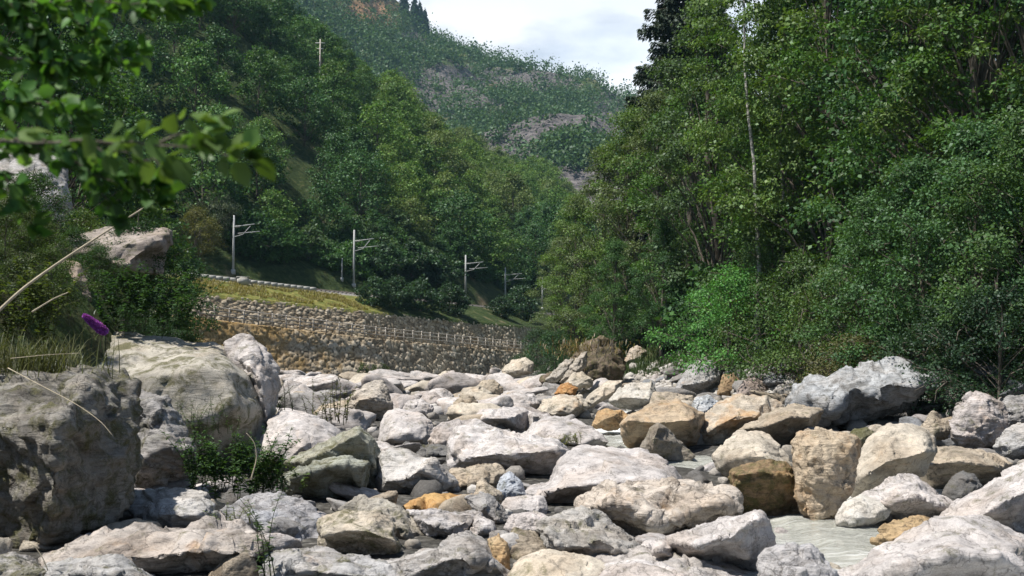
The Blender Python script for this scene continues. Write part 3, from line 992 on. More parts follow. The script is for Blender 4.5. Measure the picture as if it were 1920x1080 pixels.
hero("pale rock with a tan left flank touching the midstream pinkish boulder", 'p', "806,835 815,805 830,795 850,790 890,787 908,802 905,835 870,858 830,852", "", Y=22.2, rough=0.6)
hero("big pinkish-white boulder with a dark wet end in midstream", 'p', "848,880 845,835 860,803 895,792 925,808 960,815 1000,822 1040,825 1058,845 1052,873 1030,897 990,903 940,897 890,890", "870,860,-.1 945,850,-.18 1000,848,-.2 1044,846,-.15 1000,875,-.06", Y=18.0, oh=0.3, rough=0.5, stain=0.15, tint=(0.58, 0.545, 0.53))
hero("flat dark rocks' main slab before the bright white smooth boulder", 'd', "750,848 770,834 800,837 840,832 867,842 855,858 800,863 765,860", "", Y=21.5, rough=0.9)
hero("crumbly tan rock before the midstream pinkish boulder", 't', "828,905 850,882 890,872 930,872 952,888 940,912 890,924 850,922", "", Y=16.4, rough=1.0, stain=0.3)
hero("small blue-grey pointed stone by the white table boulder", 'b', "930,925 940,897 955,886 976,902 987,930 960,940 938,938", "", Y=15.0, rough=0.6, tint=(0.42, 0.45, 0.5))
hero("little cream pointed stone near the bright orange rock", 'c', "888,930 895,906 905,898 921,911 942,928 936,950 900,948", "", Y=14.5, rough=0.5)
# --- middle distance
hero("flat white boulder with a black shadowed foot in mid distance", 'w', "893,790 905,770 940,765 990,770 1027,780 1005,800 985,815 950,813 920,803", "905,785,-.2 950,785,-.22 1005,786,-.2", Y=28.5, oh=0.35, rough=0.4)
hero("long white boulder ahead of the pinkish midstream one, grass at its right foot", 'w', "985,825 1000,798 1025,785 1060,784 1085,795 1112,807 1140,828 1112,842 1060,838 1020,838 992,833", "", Y=24.5, rough=0.3, top=0.8)
hero("white blocky rock on the far side of midstream", 'w', "918,768 925,750 960,740 1000,738 1010,757 992,775 950,780", "", Y=37, rough=0.5)
hero("tan boulder with a dark wet base right of the cascade", 't', "1163,795 1185,775 1210,765 1230,755 1265,752 1290,765 1314,780 1312,805 1302,832 1270,848 1230,838 1180,836 1168,815", "1178,788,-.2 1230,793,-.25 1292,788,-.2", Y=23.8, oh=0.4, rough=0.35, stain=0.55, tint=(0.44, 0.35, 0.25))
hero("dark pyramid-shaped stone before the wet-based tan boulder", 'd', "1203,840 1220,805 1235,793 1255,805 1277,832 1302,854 1290,864 1250,864 1213,852", "1234,803,-.1 1226,822,-.24 1224,845,-.2", Y=21.6, oh=0.1, rough=0.5, tint=(0.27, 0.24, 0.2))
hero("large orange-stained boulder right of the wet-based tan one", 'o', "1310,815 1320,780 1345,760 1375,745 1400,741 1435,745 1462,755 1468,777 1442,795 1410,812 1382,822 1367,836 1340,840 1318,836", "1335,805,-.16 1370,785,-.14 1420,780,-.15", Y=24.6, stain=0.72, rough=0.6, tint=(0.50, 0.44, 0.36))
hero("grey-tan boulder with a dark brown face joined right of the orange-stained one", 't', "1393,805 1430,780 1460,765 1490,757 1510,765 1540,770 1525,795 1518,822 1482,848 1450,842 1430,825", "1440,798,-.16 1480,782,-.2 1518,782,-.15", Y=23.6, oh=0.35, stain=0.3, rough=0.4)
hero("wide jagged blue-grey crag below the right bank's trees", 'b', "1478,748 1490,720 1520,708 1545,715 1590,700 1640,690 1670,680 1700,690 1720,705 1747,712 1742,730 1722,748 1700,768 1660,775 1620,785 1590,792 1560,785 1520,790 1498,775",
     "1530,738,-.1 1600,725,-.08 1660,718,-.05 1720,728,-.12 1560,765,-.15 1650,752,-.18", Y=29, rough=1.0, oh=0.2, k=0.6, moss=0.15, sm=2, tint=(0.40, 0.41, 0.42), name="rock_outcrop", cat="rock outcrop")
hero("tan-grey block stacked on the right end of the jagged crag", 't', "1738,728 1760,700 1790,690 1806,705 1818,738 1795,765 1760,765", "", Y='ground', rough=0.8, tint=(0.36, 0.33, 0.28))
hero("small pointed grey stone standing above the jagged crag", 'g', "1703,705 1712,682 1728,668 1741,680 1747,702 1742,725 1713,725", "", Y='ground', rough=0.3)
hero("tan peaked rock behind the left end of the jagged crag", 't', "1538,712 1553,687 1565,668 1590,665 1612,675 1624,695 1610,720 1560,725", "", Y='ground', rough=0.7, tint=(0.40, 0.31, 0.22))
hero("pitted pink-grey boulder near the right edge below the shrubs", 'p', "1783,795 1795,765 1815,745 1830,737 1855,745 1877,760 1887,790 1892,803 1872,828 1840,842 1800,835 1783,815", "", Y=22.6, rough=0.8)
hero("banded grey stone cut by the right edge beside the pitted pink-grey one", 'g', "1878,765 1890,742 1925,742 1965,760 1960,795 1910,805 1888,795", "", Y=24.5, rough=0.9)
hero("grey boulder cut by the right edge above the long low tan-grey one", 'g', "1865,838 1885,808 1920,793 1975,795 1985,865 1880,865", "", Y=20.6, rough=0.7, tint=(0.43, 0.42, 0.41))
hero("broken tan stone left of the pitted pink-grey boulder", 't', "1726,808 1750,775 1765,785 1785,782 1794,803 1775,820 1745,824", "", Y=22.8, rough=1.0, sm=2)
hero("small mossy green stone behind the upright tan-orange block", 'm', "1580,822 1605,805 1625,802 1638,815 1625,835 1595,836", "", Y=19, moss=0.6)
hero("largest dark-faced boulder of the scree on the right bank", 'b', "1262,752 1275,720 1290,695 1310,682 1335,682 1347,700 1348,728 1335,750 1300,760", "1278,722,-.2 1315,718,-.22 1342,708,-.15", Y='ground', oh=0.25, rough=0.8, tint=(0.38, 0.37, 0.37))
hero("pale boulder with an undercut foot below the scree", 'w', "1147,752 1165,730 1190,718 1220,715 1234,742 1218,762 1195,768 1168,762", "1170,745,-.2 1215,748,-.2", Y=36, oh=0.3, rough=0.4, tint=(0.52, 0.49, 0.44))
hero("flat tan slab behind the wet-based tan boulder", 't', "1220,760 1228,737 1260,735 1297,743 1295,768 1250,770", "", Y=32, rough=0.6)
hero("long pale boulder lying aslant in the far right rubble", 'c', "1088,760 1110,735 1140,715 1167,713 1163,732 1132,750 1102,768", "", Y=38, rough=0.3)
hero("red-orange stone in the far stretch", 'o', "1040,738 1050,722 1065,718 1082,728 1078,742 1050,745", "", Y=48, stain=0.9, tint=(0.5, 0.25, 0.1))
hero("pale boulder with an ochre corner in the far stretch", 'c', "1006,775 1020,752 1050,742 1090,742 1098,762 1072,783 1030,786", "", Y=35.5, rough=0.5, stain=0.5)
hero("small brown block right of the long white boulder", 'r', "1113,800 1120,778 1135,768 1165,770 1182,783 1168,803 1140,806", "1135,785,-.15 1150,780,-.1", Y=29, stain=0.6, tint=(0.40, 0.29, 0.17))
hero("blue-white rock right of the flat tan slab", 'b', "1293,780 1305,748 1330,742 1347,756 1333,782 1315,792", "", Y=30, rough=0.9, tint=(0.46, 0.48, 0.5))
hero("cream boulder at the right foot of the stone wall", 'c', "943,695 960,678 985,671 999,681 998,698 970,706 946,704", "", Y=72, rough=0.4)
hero("cream upright stone at the top of the scree", 'c', "1171,680 1182,655 1195,648 1212,659 1208,678 1185,684", "", Y='ground', stain=0.5, rough=0.5, tint=(0.5, 0.43, 0.35))
hero("leaning pale slab against the eroded earth bank", 't', "1050,715 1070,690 1090,663 1100,660 1100,680 1085,705 1068,718", "", Y=56, rough=0.8, tint=(0.47, 0.42, 0.36))
hero("leaning pale slab left of the one against the earth bank", 't', "1025,712 1040,695 1062,675 1075,675 1070,690 1055,708 1040,716", "", Y=60, rough=0.8, tint=(0.45, 0.41, 0.36))
hero("pale boulder right below the leaning slabs", 'c', "1057,722 1075,702 1090,697 1112,711 1110,725 1080,730", "", Y=54, rough=0.5)
hero("brownish stone in the shade beside the largest scree boulder", 'r', "1346,740 1355,705 1375,700 1387,716 1384,745 1365,750", "", Y='ground', rough=0.5)
hero("pink-brown stone before the bright green bush", 'p', "1378,745 1390,720 1405,705 1425,708 1442,726 1442,752 1405,760", "", Y='ground', rough=0.6, tint=(0.36, 0.3, 0.27))
hero("tan cracked boulder left of the far stretch by the tall weeds", 't', "652,765 665,735 690,718 715,718 727,736 738,765 718,785 690,785 662,780", "672,750,-.12 705,745,-.15", Y=34.5, rough=0.8, tint=(0.5, 0.45, 0.39))
hero("pinkish rounded stone beyond the bright white smooth boulder", 'p', "782,762 795,738 815,735 830,749 825,768 800,773", "", Y=44, rough=0.2)
hero("tan rough stone left of the flat white boulder", 't', "843,785 850,755 865,742 886,745 900,766 898,793 865,798", "", Y=33.5, rough=0.9)
hero("cream boulder at the back of the far stretch", 'c', "858,752 870,730 900,722 920,736 924,755 890,765", "", Y=43, rough=0.3, oh=0.2)
hero("tan humped boulder farthest back before the wall", 't', "888,735 905,714 925,712 942,726 940,745 910,747", "", Y=53, rough=0.4)
hero("white angular rock left of the pinkish rounded stone", 'w', "750,782 765,752 790,748 810,766 808,788 770,790", "", Y=36.5, rough=0.5)
# --- left bank outcrops
hero("pinkish flat-topped rock high on the left bank", 'p', "95,480 130,447 200,432 260,430 300,425 322,432 318,455 308,485 303,512 230,520 150,516 105,505", "150,470,-.1 230,455,-.12 300,450,-.1 230,500,-.2", Y=24, rough=0.2, moss=0.4, sm=1, tint=(0.33, 0.285, 0.255), name="rock_outcrop", cat="rock outcrop")
hero("brownish weathered rock face behind the purple flower", 'p', "50,560 80,510 120,490 150,500 168,560 178,620 175,665 110,670 55,660", "", Y=20, rough=0.5, moss=0.4, sm=1, tint=(0.36, 0.29, 0.24), name="rock_outcrop", cat="rock outcrop")
hero("pale grey cliff-like rock seen through the hanging leaves", 'w', "-80,300 0,280 60,285 110,300 126,340 130,370 120,430 40,470 -80,470", "0,330,-.08 60,340,-.1 90,390,-.15 20,400,-.15", Y=32, rough=0.45, sm=1, tint=(0.42, 0.405, 0.39), name="rock_outcrop", cat="rock outcrop")
hero("small cream stone under the dark bush on the left bank", 'c', "328,632 345,602 360,590 374,606 378,645 350,655", "", Y='ground', rough=0.5)
hero("eroded brown earth bank topped with dry grass at the end of the right bank", 'r', "1018,715 1046,694 1076,668 1102,648 1128,638 1152,652 1172,692 1160,715 1110,722 1060,722", "", Y=62, rough=1.0, stain=0.3, tint=(0.17, 0.13, 0.095), moss=0.5, name="earth_bank", cat="earth bank")

# --- copies for the crowded middle and far riverbed and for the scree


def proto_rock(seed, n_planes=14, flat=0.7, res=34, rough=0.6):
    r = np.random.default_rng(seed)
    bm = bmesh.new()
    bmesh.ops.create_icosphere(bm, subdivisions=4, radius=1.0)
    V = np.array([v.co[:] for v in bm.verts])
    N = r.normal(size=(n_planes, 3))
    N /= np.linalg.norm(N, axis=1)[:, None]
    hh = r.uniform(0.55, 0.95, n_planes)
    dots = V @ N.T
    rr = np.where(dots > 0.05, hh / np.maximum(dots, 0.05), 9.0)
    rad = -np.log(np.exp(-rr * 9).sum(1) + 1e-6) / 9.0
    V = V * np.clip(rad, 0.25, 1.6)[:, None] * np.array([r.uniform(0.95, 1.3), r.uniform(0.8, 1.1), flat])
    for v, q in zip(bm.verts, V):
        v.co = q
    bm.normal_update()
    Nn = np.array([v.normal[:] for v in bm.verts])
    V = displace(V, Nn, 1.1, rough, seed + 50)
    for v, q in zip(bm.verts, V):
        v.co = q
    for f in bm.faces:
        f.smooth = True
    me = bpy.data.meshes.new("boulder")
    bm.to_mesh(me)
    bm.free()
    me.materials.append(M_ROCK)
    return me


PROTO = [proto_rock(100 + i, 10 + i % 6, 0.55 + 0.3 * ((i * 7) % 5) / 5, rough=0.4 + 0.12 * (i % 5)) for i in range(12)]
taken = list(HERO)
placed = 0


def scatter(n, gen, sizes, label, group, cols, sink=0.25, tries=40, spread=0.75, flat=False):
    global placed
    k = 0
    for _ in range(n * tries):
        if k >= n:
            break
        x, Y = gen()
        s = sizes(Y)
        if any((x - a) ** 2 + (Y - b) ** 2 < ((c + s) * spread) ** 2 for a, b, c in taken):
            continue
        taken.append((x, Y, s))
        o = bpy.data.objects.new("boulder", PROTO[random.randrange(len(PROTO))])
        COL.objects.link(o)
        o.location = (x, Y, Hs(x, Y) + s * (0.55 - sink))
        o.rotation_euler = (random.uniform(-.3, .3), random.uniform(-.3, .3), random.uniform(0, 6.28))
        o.scale = (s * random.uniform(1.05, 1.5), s * random.uniform(0.95, 1.25), s * random.uniform(0.75, 1.1))
        c = TINT[random.choice(cols)]
        j = random.uniform(0.85, 1.1)
        j *= 0.86 if 'right bank' not in group else 0.58  # right bank stones tinted darker, standing in for shade under the bushes
        setcol(o, [q * j for q in c], stain=random.uniform(0, 0.35), moss=random.uniform(0, 0.25), rough=random.random())
        tag(o, label, "boulder", group)
        k += 1
    placed += k


def gen_px(p0, p1, Y0, Y1):
    def f():
        while True:
            Y = Y0 * (Y1 / Y0) ** random.random()
            x = (random.uniform(p0, p1) - 960) / F * Y
            if XL(Y) + 0.3 < x < XR(Y) - 0.2:
                return x, Y
    return f


scatter(72, gen_px(500, 1120, 55, 118), lambda Y: random.uniform(0.55, 1.3), "pale boulder in the crowded far riverbed just before the retaining wall", "far boulders before the wall", "wwwcppgt", spread=0.62)
scatter(68, gen_px(500, 1320, 30, 58), lambda Y: random.uniform(0.35, 0.9), "pale boulder among the packed rocks of the middle riverbed", "packed boulders of the middle riverbed", "wwwcppgtg", spread=0.66)
scatter(26, gen_px(450, 1880, 17, 31), lambda Y: random.uniform(0.2, 0.42), "fist-to-head-sized stone filling a gap between big midstream boulders", "stones between the big midstream boulders", "wpgtcgd", spread=0.8)
scatter(55, gen_px(-20, 1900, 9.4, 17), lambda Y: random.uniform(0.12, 0.3), "small stone in a gap between the nearest boulders", "stones between the nearest boulders", "wpgtcd", spread=0.7, sink=0.35)


def gen_scree():
    while True:
        Y = random.uniform(33, 62)
        x = XR(Y) + random.uniform(-2.6, 1.2)
        px = 960 + x / Y * F
        if 1120 < px < 1480:
            return x, Y


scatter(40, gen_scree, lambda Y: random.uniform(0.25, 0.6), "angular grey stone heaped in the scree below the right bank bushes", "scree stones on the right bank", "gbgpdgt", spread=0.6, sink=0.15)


def gen_right():
    while True:
        Y = random.uniform(21, 34)
        x = XR(Y) + random.uniform(-4.0, 1.0)
        if 1640 < 960 + x / Y * F < 1960:
            return x, Y


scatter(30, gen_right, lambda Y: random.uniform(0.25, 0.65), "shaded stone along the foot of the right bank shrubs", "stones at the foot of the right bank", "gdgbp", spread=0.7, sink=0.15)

# countless small stones: one object


def cobbles():
    bms = []
    for i in range(6):
        for sub in (2, 1):
            bm = bmesh.new()
            bmesh.ops.create_icosphere(bm, subdivisions=sub, radius=1.0)
            V = np.array([v.co[:] for v in bm.verts])
            V = V * (1 + 0.38 * fbm(V * 1.1 + i * 9, 2, i) + 0.22 * chisel(V * 1.3 + i * 3.3, i))[:, None] * np.array([1.1, 0.95, 0.85])
            Fc = np.array([[v.index for v in f.verts] for f in bm.faces])
            bms.append((V, Fc))
            bm.free()
    m = MB()
    shade = []

    def put(x, Y, r, near):
        V, Fc = bms[random.randrange(6) * 2 + (0 if near else 1)]
        a = random.uniform(0, 6.28)
        c, s = math.cos(a), math.sin(a)
        b = random.uniform(-.5, .5)
        v = V * r
        v = np.stack([v[:, 0] * c - v[:, 1] * s, v[:, 0] * s + v[:, 1] * c, v[:, 2] + b * v[:, 0] * 0.6], 1)
        m.add(v + np.array([x, Y, Hs2(x, Y) + r * 0.25]), Fc)
        shade.append(np.full(len(V), random.uniform(0.0 if Y < 45 else 0.35, 1.0)))
    zs = {}
    xs, ys, rs = [], [], []
    for _ in range(5900):
        Y = 9.0 * (120 / 9.0) ** (random.random() ** 0.55)
        x = (random.uniform(-300, 2400) - 960) / F * Y
        if not (XL(Y) - 0.6 < x < XR(Y) + 1.0):
            continue
        xs.append(x), ys.append(Y), rs.append(min(0.42, 0.062 * math.exp(random.gauss(0, 0.55)) * (1 + Y / 45.0)))
    for _ in range(2600):
        Y = random.uniform(30, 66)
        x = XR(Y) + random.gauss(-0.8, 1.2)
        xs.append(x), ys.append(Y), rs.append(random.uniform(0.08, 0.24))
    zz = H(np.array(xs), np.array(ys))
    lut = {}
    for q in range(len(xs)):
        lut[(xs[q], ys[q])] = zz[q]
    global Hs2
    Hs2 = lambda x, Y: lut[(x, Y)]
    for x, Y, r in zip(xs, ys, rs):
        if (chan_dist(x, Y) < 0.9 and Y < 45) or (Y < 28 and random.random() < 0.6):
            continue
        put(x, Y, r, Y < 40)
    o = m.build("pebbles", None)
    t = NT("mixed_cobbles")
    sh = t.n("Attribute", attribute_name="shade").outputs["Fac"]
    v = t.n("NewGeometry").outputs["Position"]
    n1 = t.noise(v, 22.0, 5, 0.65)
    c = t.ramp(sh, [(0.0, (0.09, 0.085, 0.08)), (0.25, (0.20, 0.19, 0.18)), (0.5, (0.31, 0.28, 0.24)), (0.75, (0.40, 0.38, 0.365)), (1.0, (0.52, 0.49, 0.45))])
    c = t.mix(1.0, c, t.ramp(n1, [(0.3, 0.65), (0.7, 1.15)]), 'MULTIPLY')
    o.data.materials.append(t.out(t.principled(c, 0.85, t.bump(n1, 0.6, 0.03), 0.2)))
    arr_attr(o.data, "shade", np.concatenate(shade))
    tag(o, "countless pale cobbles filling the gaps of the riverbed", "pebbles", kind='stuff')


cobbles()

# ------------------------------------------------------------------ retaining walls, path, fence, railway


def arc_of_px(px):
    for t in np.linspace(arc[1], arc[7], 1500):
        b = wl(t)
        if 960 + b[0] / b[1] * F >= px:
            return float(t)


def stone_wall(name, label, t0, t1, s0, z0f, z1f, cell, growth, thick=0.7):
    ts = np.arange(t0, t1, 0.12)
    nz = 48
    Tt, Vv = np.meshgrid(ts, np.linspace(0, 1, nz), indexing='ij')
    z0, z1 = z0f(Tt), z1f(Tt)
    b = wl(Tt)
    Z = z0 + (z1 - z0) * Vv
    batter = (1 - Vv) * 0.36 * (z1 - z0)
    q = np.stack([Tt / cell, Z / (cell * 0.8), np.full_like(Tt, 0.5)], -1).reshape(-1, 3)
    q = q + 0.18 * np.stack([fbm(q * 0.9, 2, 61), fbm(q * 0.9, 2, 62), 0 * q[:, 0]], 1)
    d1, d2, idc = worley(q, 71)
    e = np.clip((d2 - d1) / 0.2, 0, 1).reshape(Tt.shape)
    idc = idc.reshape(Tt.shape)
    bul = np.sqrt(e) * (0.06 + 0.11 * idc)
    S_ = s0 - batter - bul
    X = b[..., 0] + N0[0] * S_
    Y = b[..., 1] + N0[1] * S_
    Pw = np.stack([X, Y, Z], -1)
    cap = np.stack([b[:, -1, 0] + N0[0] * (s0 + thick), b[:, -1, 1] + N0[1] * (s0 + thick), z1[:, -1]], -1)
    low = cap.copy()
    low[:, 2] = z0[:, 0]
    Pw = np.concatenate([Pw, cap[:, None, :], low[:, None, :]], 1)
    m = MB()
    n1, n2 = Pw.shape[:2]
    ii, jj = np.meshgrid(np.arange(n1 - 1), np.arange(n2 - 1), indexing='ij')
    m.add(Pw, QUADS(ii, jj, n2))
    o = m.build(name, M_WALL)
    pad = lambda a, v: np.concatenate([a, np.full((n1, 2), v)], 1).ravel()
    arr_attr(o.data, "stone", pad(idc, 0.5))
    arr_attr(o.data, "joint", pad(np.clip(e * 2.2, 0, 1), 1.0))
    arr_attr(o.data, "growth", pad(growth(Tt, Vv), 0.3))
    tag(o, label, "retaining wall")
    return o


TA, TB = arc_of_px(300), arc_of_px(1080)
T0 = arc_of_px(700)
it = lambda q: (lambda t: np.interp(t, arc, q))
bedw = lambda t: zbed(wl(t)[..., 1]) - 0.4
stone_wall("retaining_wall", "lower dry-stone retaining wall rising straight from the riverbed below the railing", TA, TB, 0.35, bedw, it(ZP), 0.62,
           lambda t, v: np.clip(0.95 - (t - arc_of_px(380)) / 26, 0.12, 0.9) * (0.8 + 0.3 * v))
stone_wall("retaining_wall", "upper grey stone retaining wall between the railed path and the grassy railway bank", TA, TB, 2.5, it(ZP), it(ZT), 0.46,
           lambda t, v: 0.25 + 0.0 * t, thick=0.5)

# fence along the path
ft = np.arange(arc_of_px(345), arc_of_px(992), 1.55)
fb = wl(ft)
f0 = empty("railing", (float(fb[0, 0]), float(fb[0, 1]), float(np.interp(ft[0], arc, ZP))))
tag(f0, "long thin grey railing with many posts on top of the lower retaining wall", "railing")
org = np.array(f0.location)
fp = np.stack([fb[:, 0] + N0[0] * 0.1, fb[:, 1] + N0[1] * 0.1, np.interp(ft, arc, ZP)], -1) - org
for q in fp:
    m = MB()
    m.tube([q - np.array([0, 0, .05]), q + np.array([0, 0, 0.7]), q + np.array([0, 0, 1.32])], [0.085, 0.08, 0.07], 6)
    m.build("post", M_WOOD, f0)
for hgt in (0.42, 0.82, 1.2):
    m = MB()
    pr = fp + np.array([0.07, -0.05, hgt])
    pr[:, 2] += RNG.normal(0, 0.012, len(pr))
    m.tube(pr, 0.05, 6)
    m.build("rail", M_WOOD, f0)

# railway
rt = np.arange(arc_of_px(300), arc_of_px(1150), 1.0)
tr0 = empty("railway_track", tuple(hill_pt(rt[0], 11.2)))
tag(tr0, "single railway track curving along the grassy bank above the walls", "railway track")
org = np.array(tr0.location)
for ds in (-0.55, 0.55):
    m = MB()
    q = hill_pt(rt, np.full_like(rt, 11.2 + ds)) - org
    q[:, 2] += 0.34
    m.tube(q, 0.085, 6)
    m.build("rail", M_RAIL, tr0)
m = MB()
sq = np.arange(rt[0], rt[-1], 0.7)
for t in sq:
    c = hill_pt(t, 11.2) - org
    d = wl(t + 0.5) - wl(t)
    m.box(c + np.array([0, 0, 0.17]), (0.24, 2.1, 0.18), math.atan2(N0[1], N0[0]) - math.pi / 2)
m.build("sleepers", M_SLEEP, tr0, smooth=False)

# pale edge beam of the track bed and the white block on it
m = MB()
kt = np.arange(arc_of_px(360), arc_of_px(690), 0.8)
q = hill_pt(kt, np.full_like(kt, 8.9))
for a, b in zip(q[:-1], q[1:]):
    c = (a + b) / 2
    d = b - a
    m.box(c + np.array([0, 0, 0.18]), (np.linalg.norm(d) - 0.004, 0.3, 0.42), math.atan2(d[1], d[0]))
ko = m.build("trackside_kerb", M_CONC, smooth=False)
tag(ko, "low pale concrete kerb along the near side of the railway track", "kerb")
c = P(455, 521, 111)
m = MB()
m.box((0, 0, 0.35), (1.15, 0.8, 0.8), 0.4)
m.box((0, 0, 0.79), (1.3, 0.95, 0.09), 0.4)
cb = m.build("concrete_block", M_CONC, smooth=False)
q = hill_pt(arc_of_px(500), 7.9)


cb.location = tuple(hill_pt(find_t(455, 8.2), 8.2))
tag(cb, "small whitish concrete block beside the railway track", "concrete block")


def mast(px, s, h, label, arm=2.6, arms=True, r=0.13):
    base = hill_pt(find_t(px, s), s)
    e = empty("catenary_mast" if arms else "lineside_post", tuple(base))
    m = MB()
    m.tube([(0, 0, -0.4), (0, 0, h * 0.5), (0, 0, h)], [r * 1.15, r, r * 0.85], 8)
    m.tube([(0, 0, -0.2), (0, 0, 0.35)], [r * 2.2, r * 2.0], 8)
    m.build("pole", M_MAST, e)
    if arms:
        m = MB()
        m.tube([(0, 0, h * 0.80), (arm, -arm * 0.35, h * 0.83)], 0.055, 6)
        m.build("arm", M_MAST, e)
        m = MB()
        m.tube([(0, 0, h * 0.62), (arm * 0.45, -arm * 0.16, h * 0.66), (arm * 0.8, -arm * 0.28, h * 0.80)], 0.045, 6)
        m.build("brace", M_MAST, e)
        m = MB()
        m.tube([(arm * 0.2, -arm * 0.07, h * 0.68), (arm * 1.25, -arm * 0.42, h * 0.70)], 0.04, 6)
        m.build("steady_arm", M_MAST, e)
        m = MB()
        for k in range(4):
            z = h * 0.80 + 0.0
            a = arm * (0.10 + 0.05 * k)
            m.tube([(a, -a * 0.35, z + a * 0.01 - 0.0), (a + 0.05, -a * 0.35 - 0.02, z + a * 0.01)], [0.12, 0.12], 8)
        m.build("insulator", M_CONC, e)
    tag(e, label, "catenary mast" if arms else "post", "masts along the railway" if arms else None)
    return e


mast(435, 15.2, 6.6, "leftmost catenary mast, above the pale kerb and clear of bushes")
mast(663, 15.2, 7.2, "tall catenary mast second from the left, with two bracket arms over the track")
mast(640, 15.8, 2.8, "short plain post left of the second catenary mast", arms=False, r=0.1)
mast(873, 15.2, 6.4, "catenary mast third from the left, rising from dark bushes")
mast(947, 15.0, 6.0, "catenary mast fourth from the left, half hidden by bushes")
mast(1017, 15.0, 5.6, "last thin catenary mast beside the right bank trees")

# power poles among the hillside trees
for px, s, h, lb in ((595, 74, 11, "slim power pole sticking out of the hillside trees at upper left"), (752, 84, 13, "slim power pole on the shoulder of the hill below the mountain")):
    b = hill_pt(find_t(px, s), s)
    e = empty("power_pole", tuple(b))
    m = MB()
    m.tube([(0, 0, -1), (0, 0, h)], [0.2, 0.12], 8)
    m.build("pole", M_WOOD, e)
    m = MB()
    m.box((0, 0, h - 0.8), (2.0, 0.18, 0.18))
    m.box((0, 0, h - 2.0), (1.4, 0.16, 0.16))
    m.build("crossarm", M_MAST, e, smooth=False)
    tag(e, lb, "power pole")

# ------------------------------------------------------------------ vegetation
LEAF4 = np.array([[0, 0, 0], [-.36, .45, .09], [0, 1, -.06], [.36, .45, .09]])
LEAF8 = np.array([[0, 0, 0], [-.27, .22, .06], [0, .25, 0], [.27, .22, .06], [-.28, .58, .06], [0, .6, -.02], [.28, .58, .06], [0, 1.0, -.12]])
LEAF8Q, LEAF8T = np.array([[1, 4, 5, 2], [2, 5, 6, 3]]), np.array([[0, 1, 2], [0, 2, 3], [4, 7, 5], [5, 7, 6]])


def frames(d, nrm):
    d = d / (np.linalg.norm(d, axis=1)[:, None] + 1e-9)
    x = np.cross(d, nrm)
    x /= np.linalg.norm(x, axis=1)[:, None] + 1e-9
    z = np.cross(x, d)
    return x, d, z


def add_leaves(m, pos, d, nrm, size, detail=False, width=1.0):
    x, y, z = frames(d, nrm)
    L_ = LEAF8 if detail else LEAF4
    size = np.asarray(size) * np.ones(len(pos))
    v = pos[:, None, :] + size[:, None, None] * (L_[None, :, 0, None] * width * x[:, None, :] + L_[None, :, 1, None] * y[:, None, :] + L_[None, :, 2, None] * z[:, None, :])
    k = len(L_)
    base = np.arange(len(pos))[:, None, None] * k
    if detail:
        m.add(v.reshape(-1, 3), (LEAF8Q[None] + base).reshape(-1, 4), (LEAF8T[None] + base).reshape(-1, 3))
    else:
        m.add(v.reshape(-1, 3), (np.array([[[0, 1, 2, 3]]])[0][None] + base).reshape(-1, 4))


def rand_unit(r, n):
    v = r.normal(size=(n, 3))
    return v / np.linalg.norm(v, axis=1)[:, None]


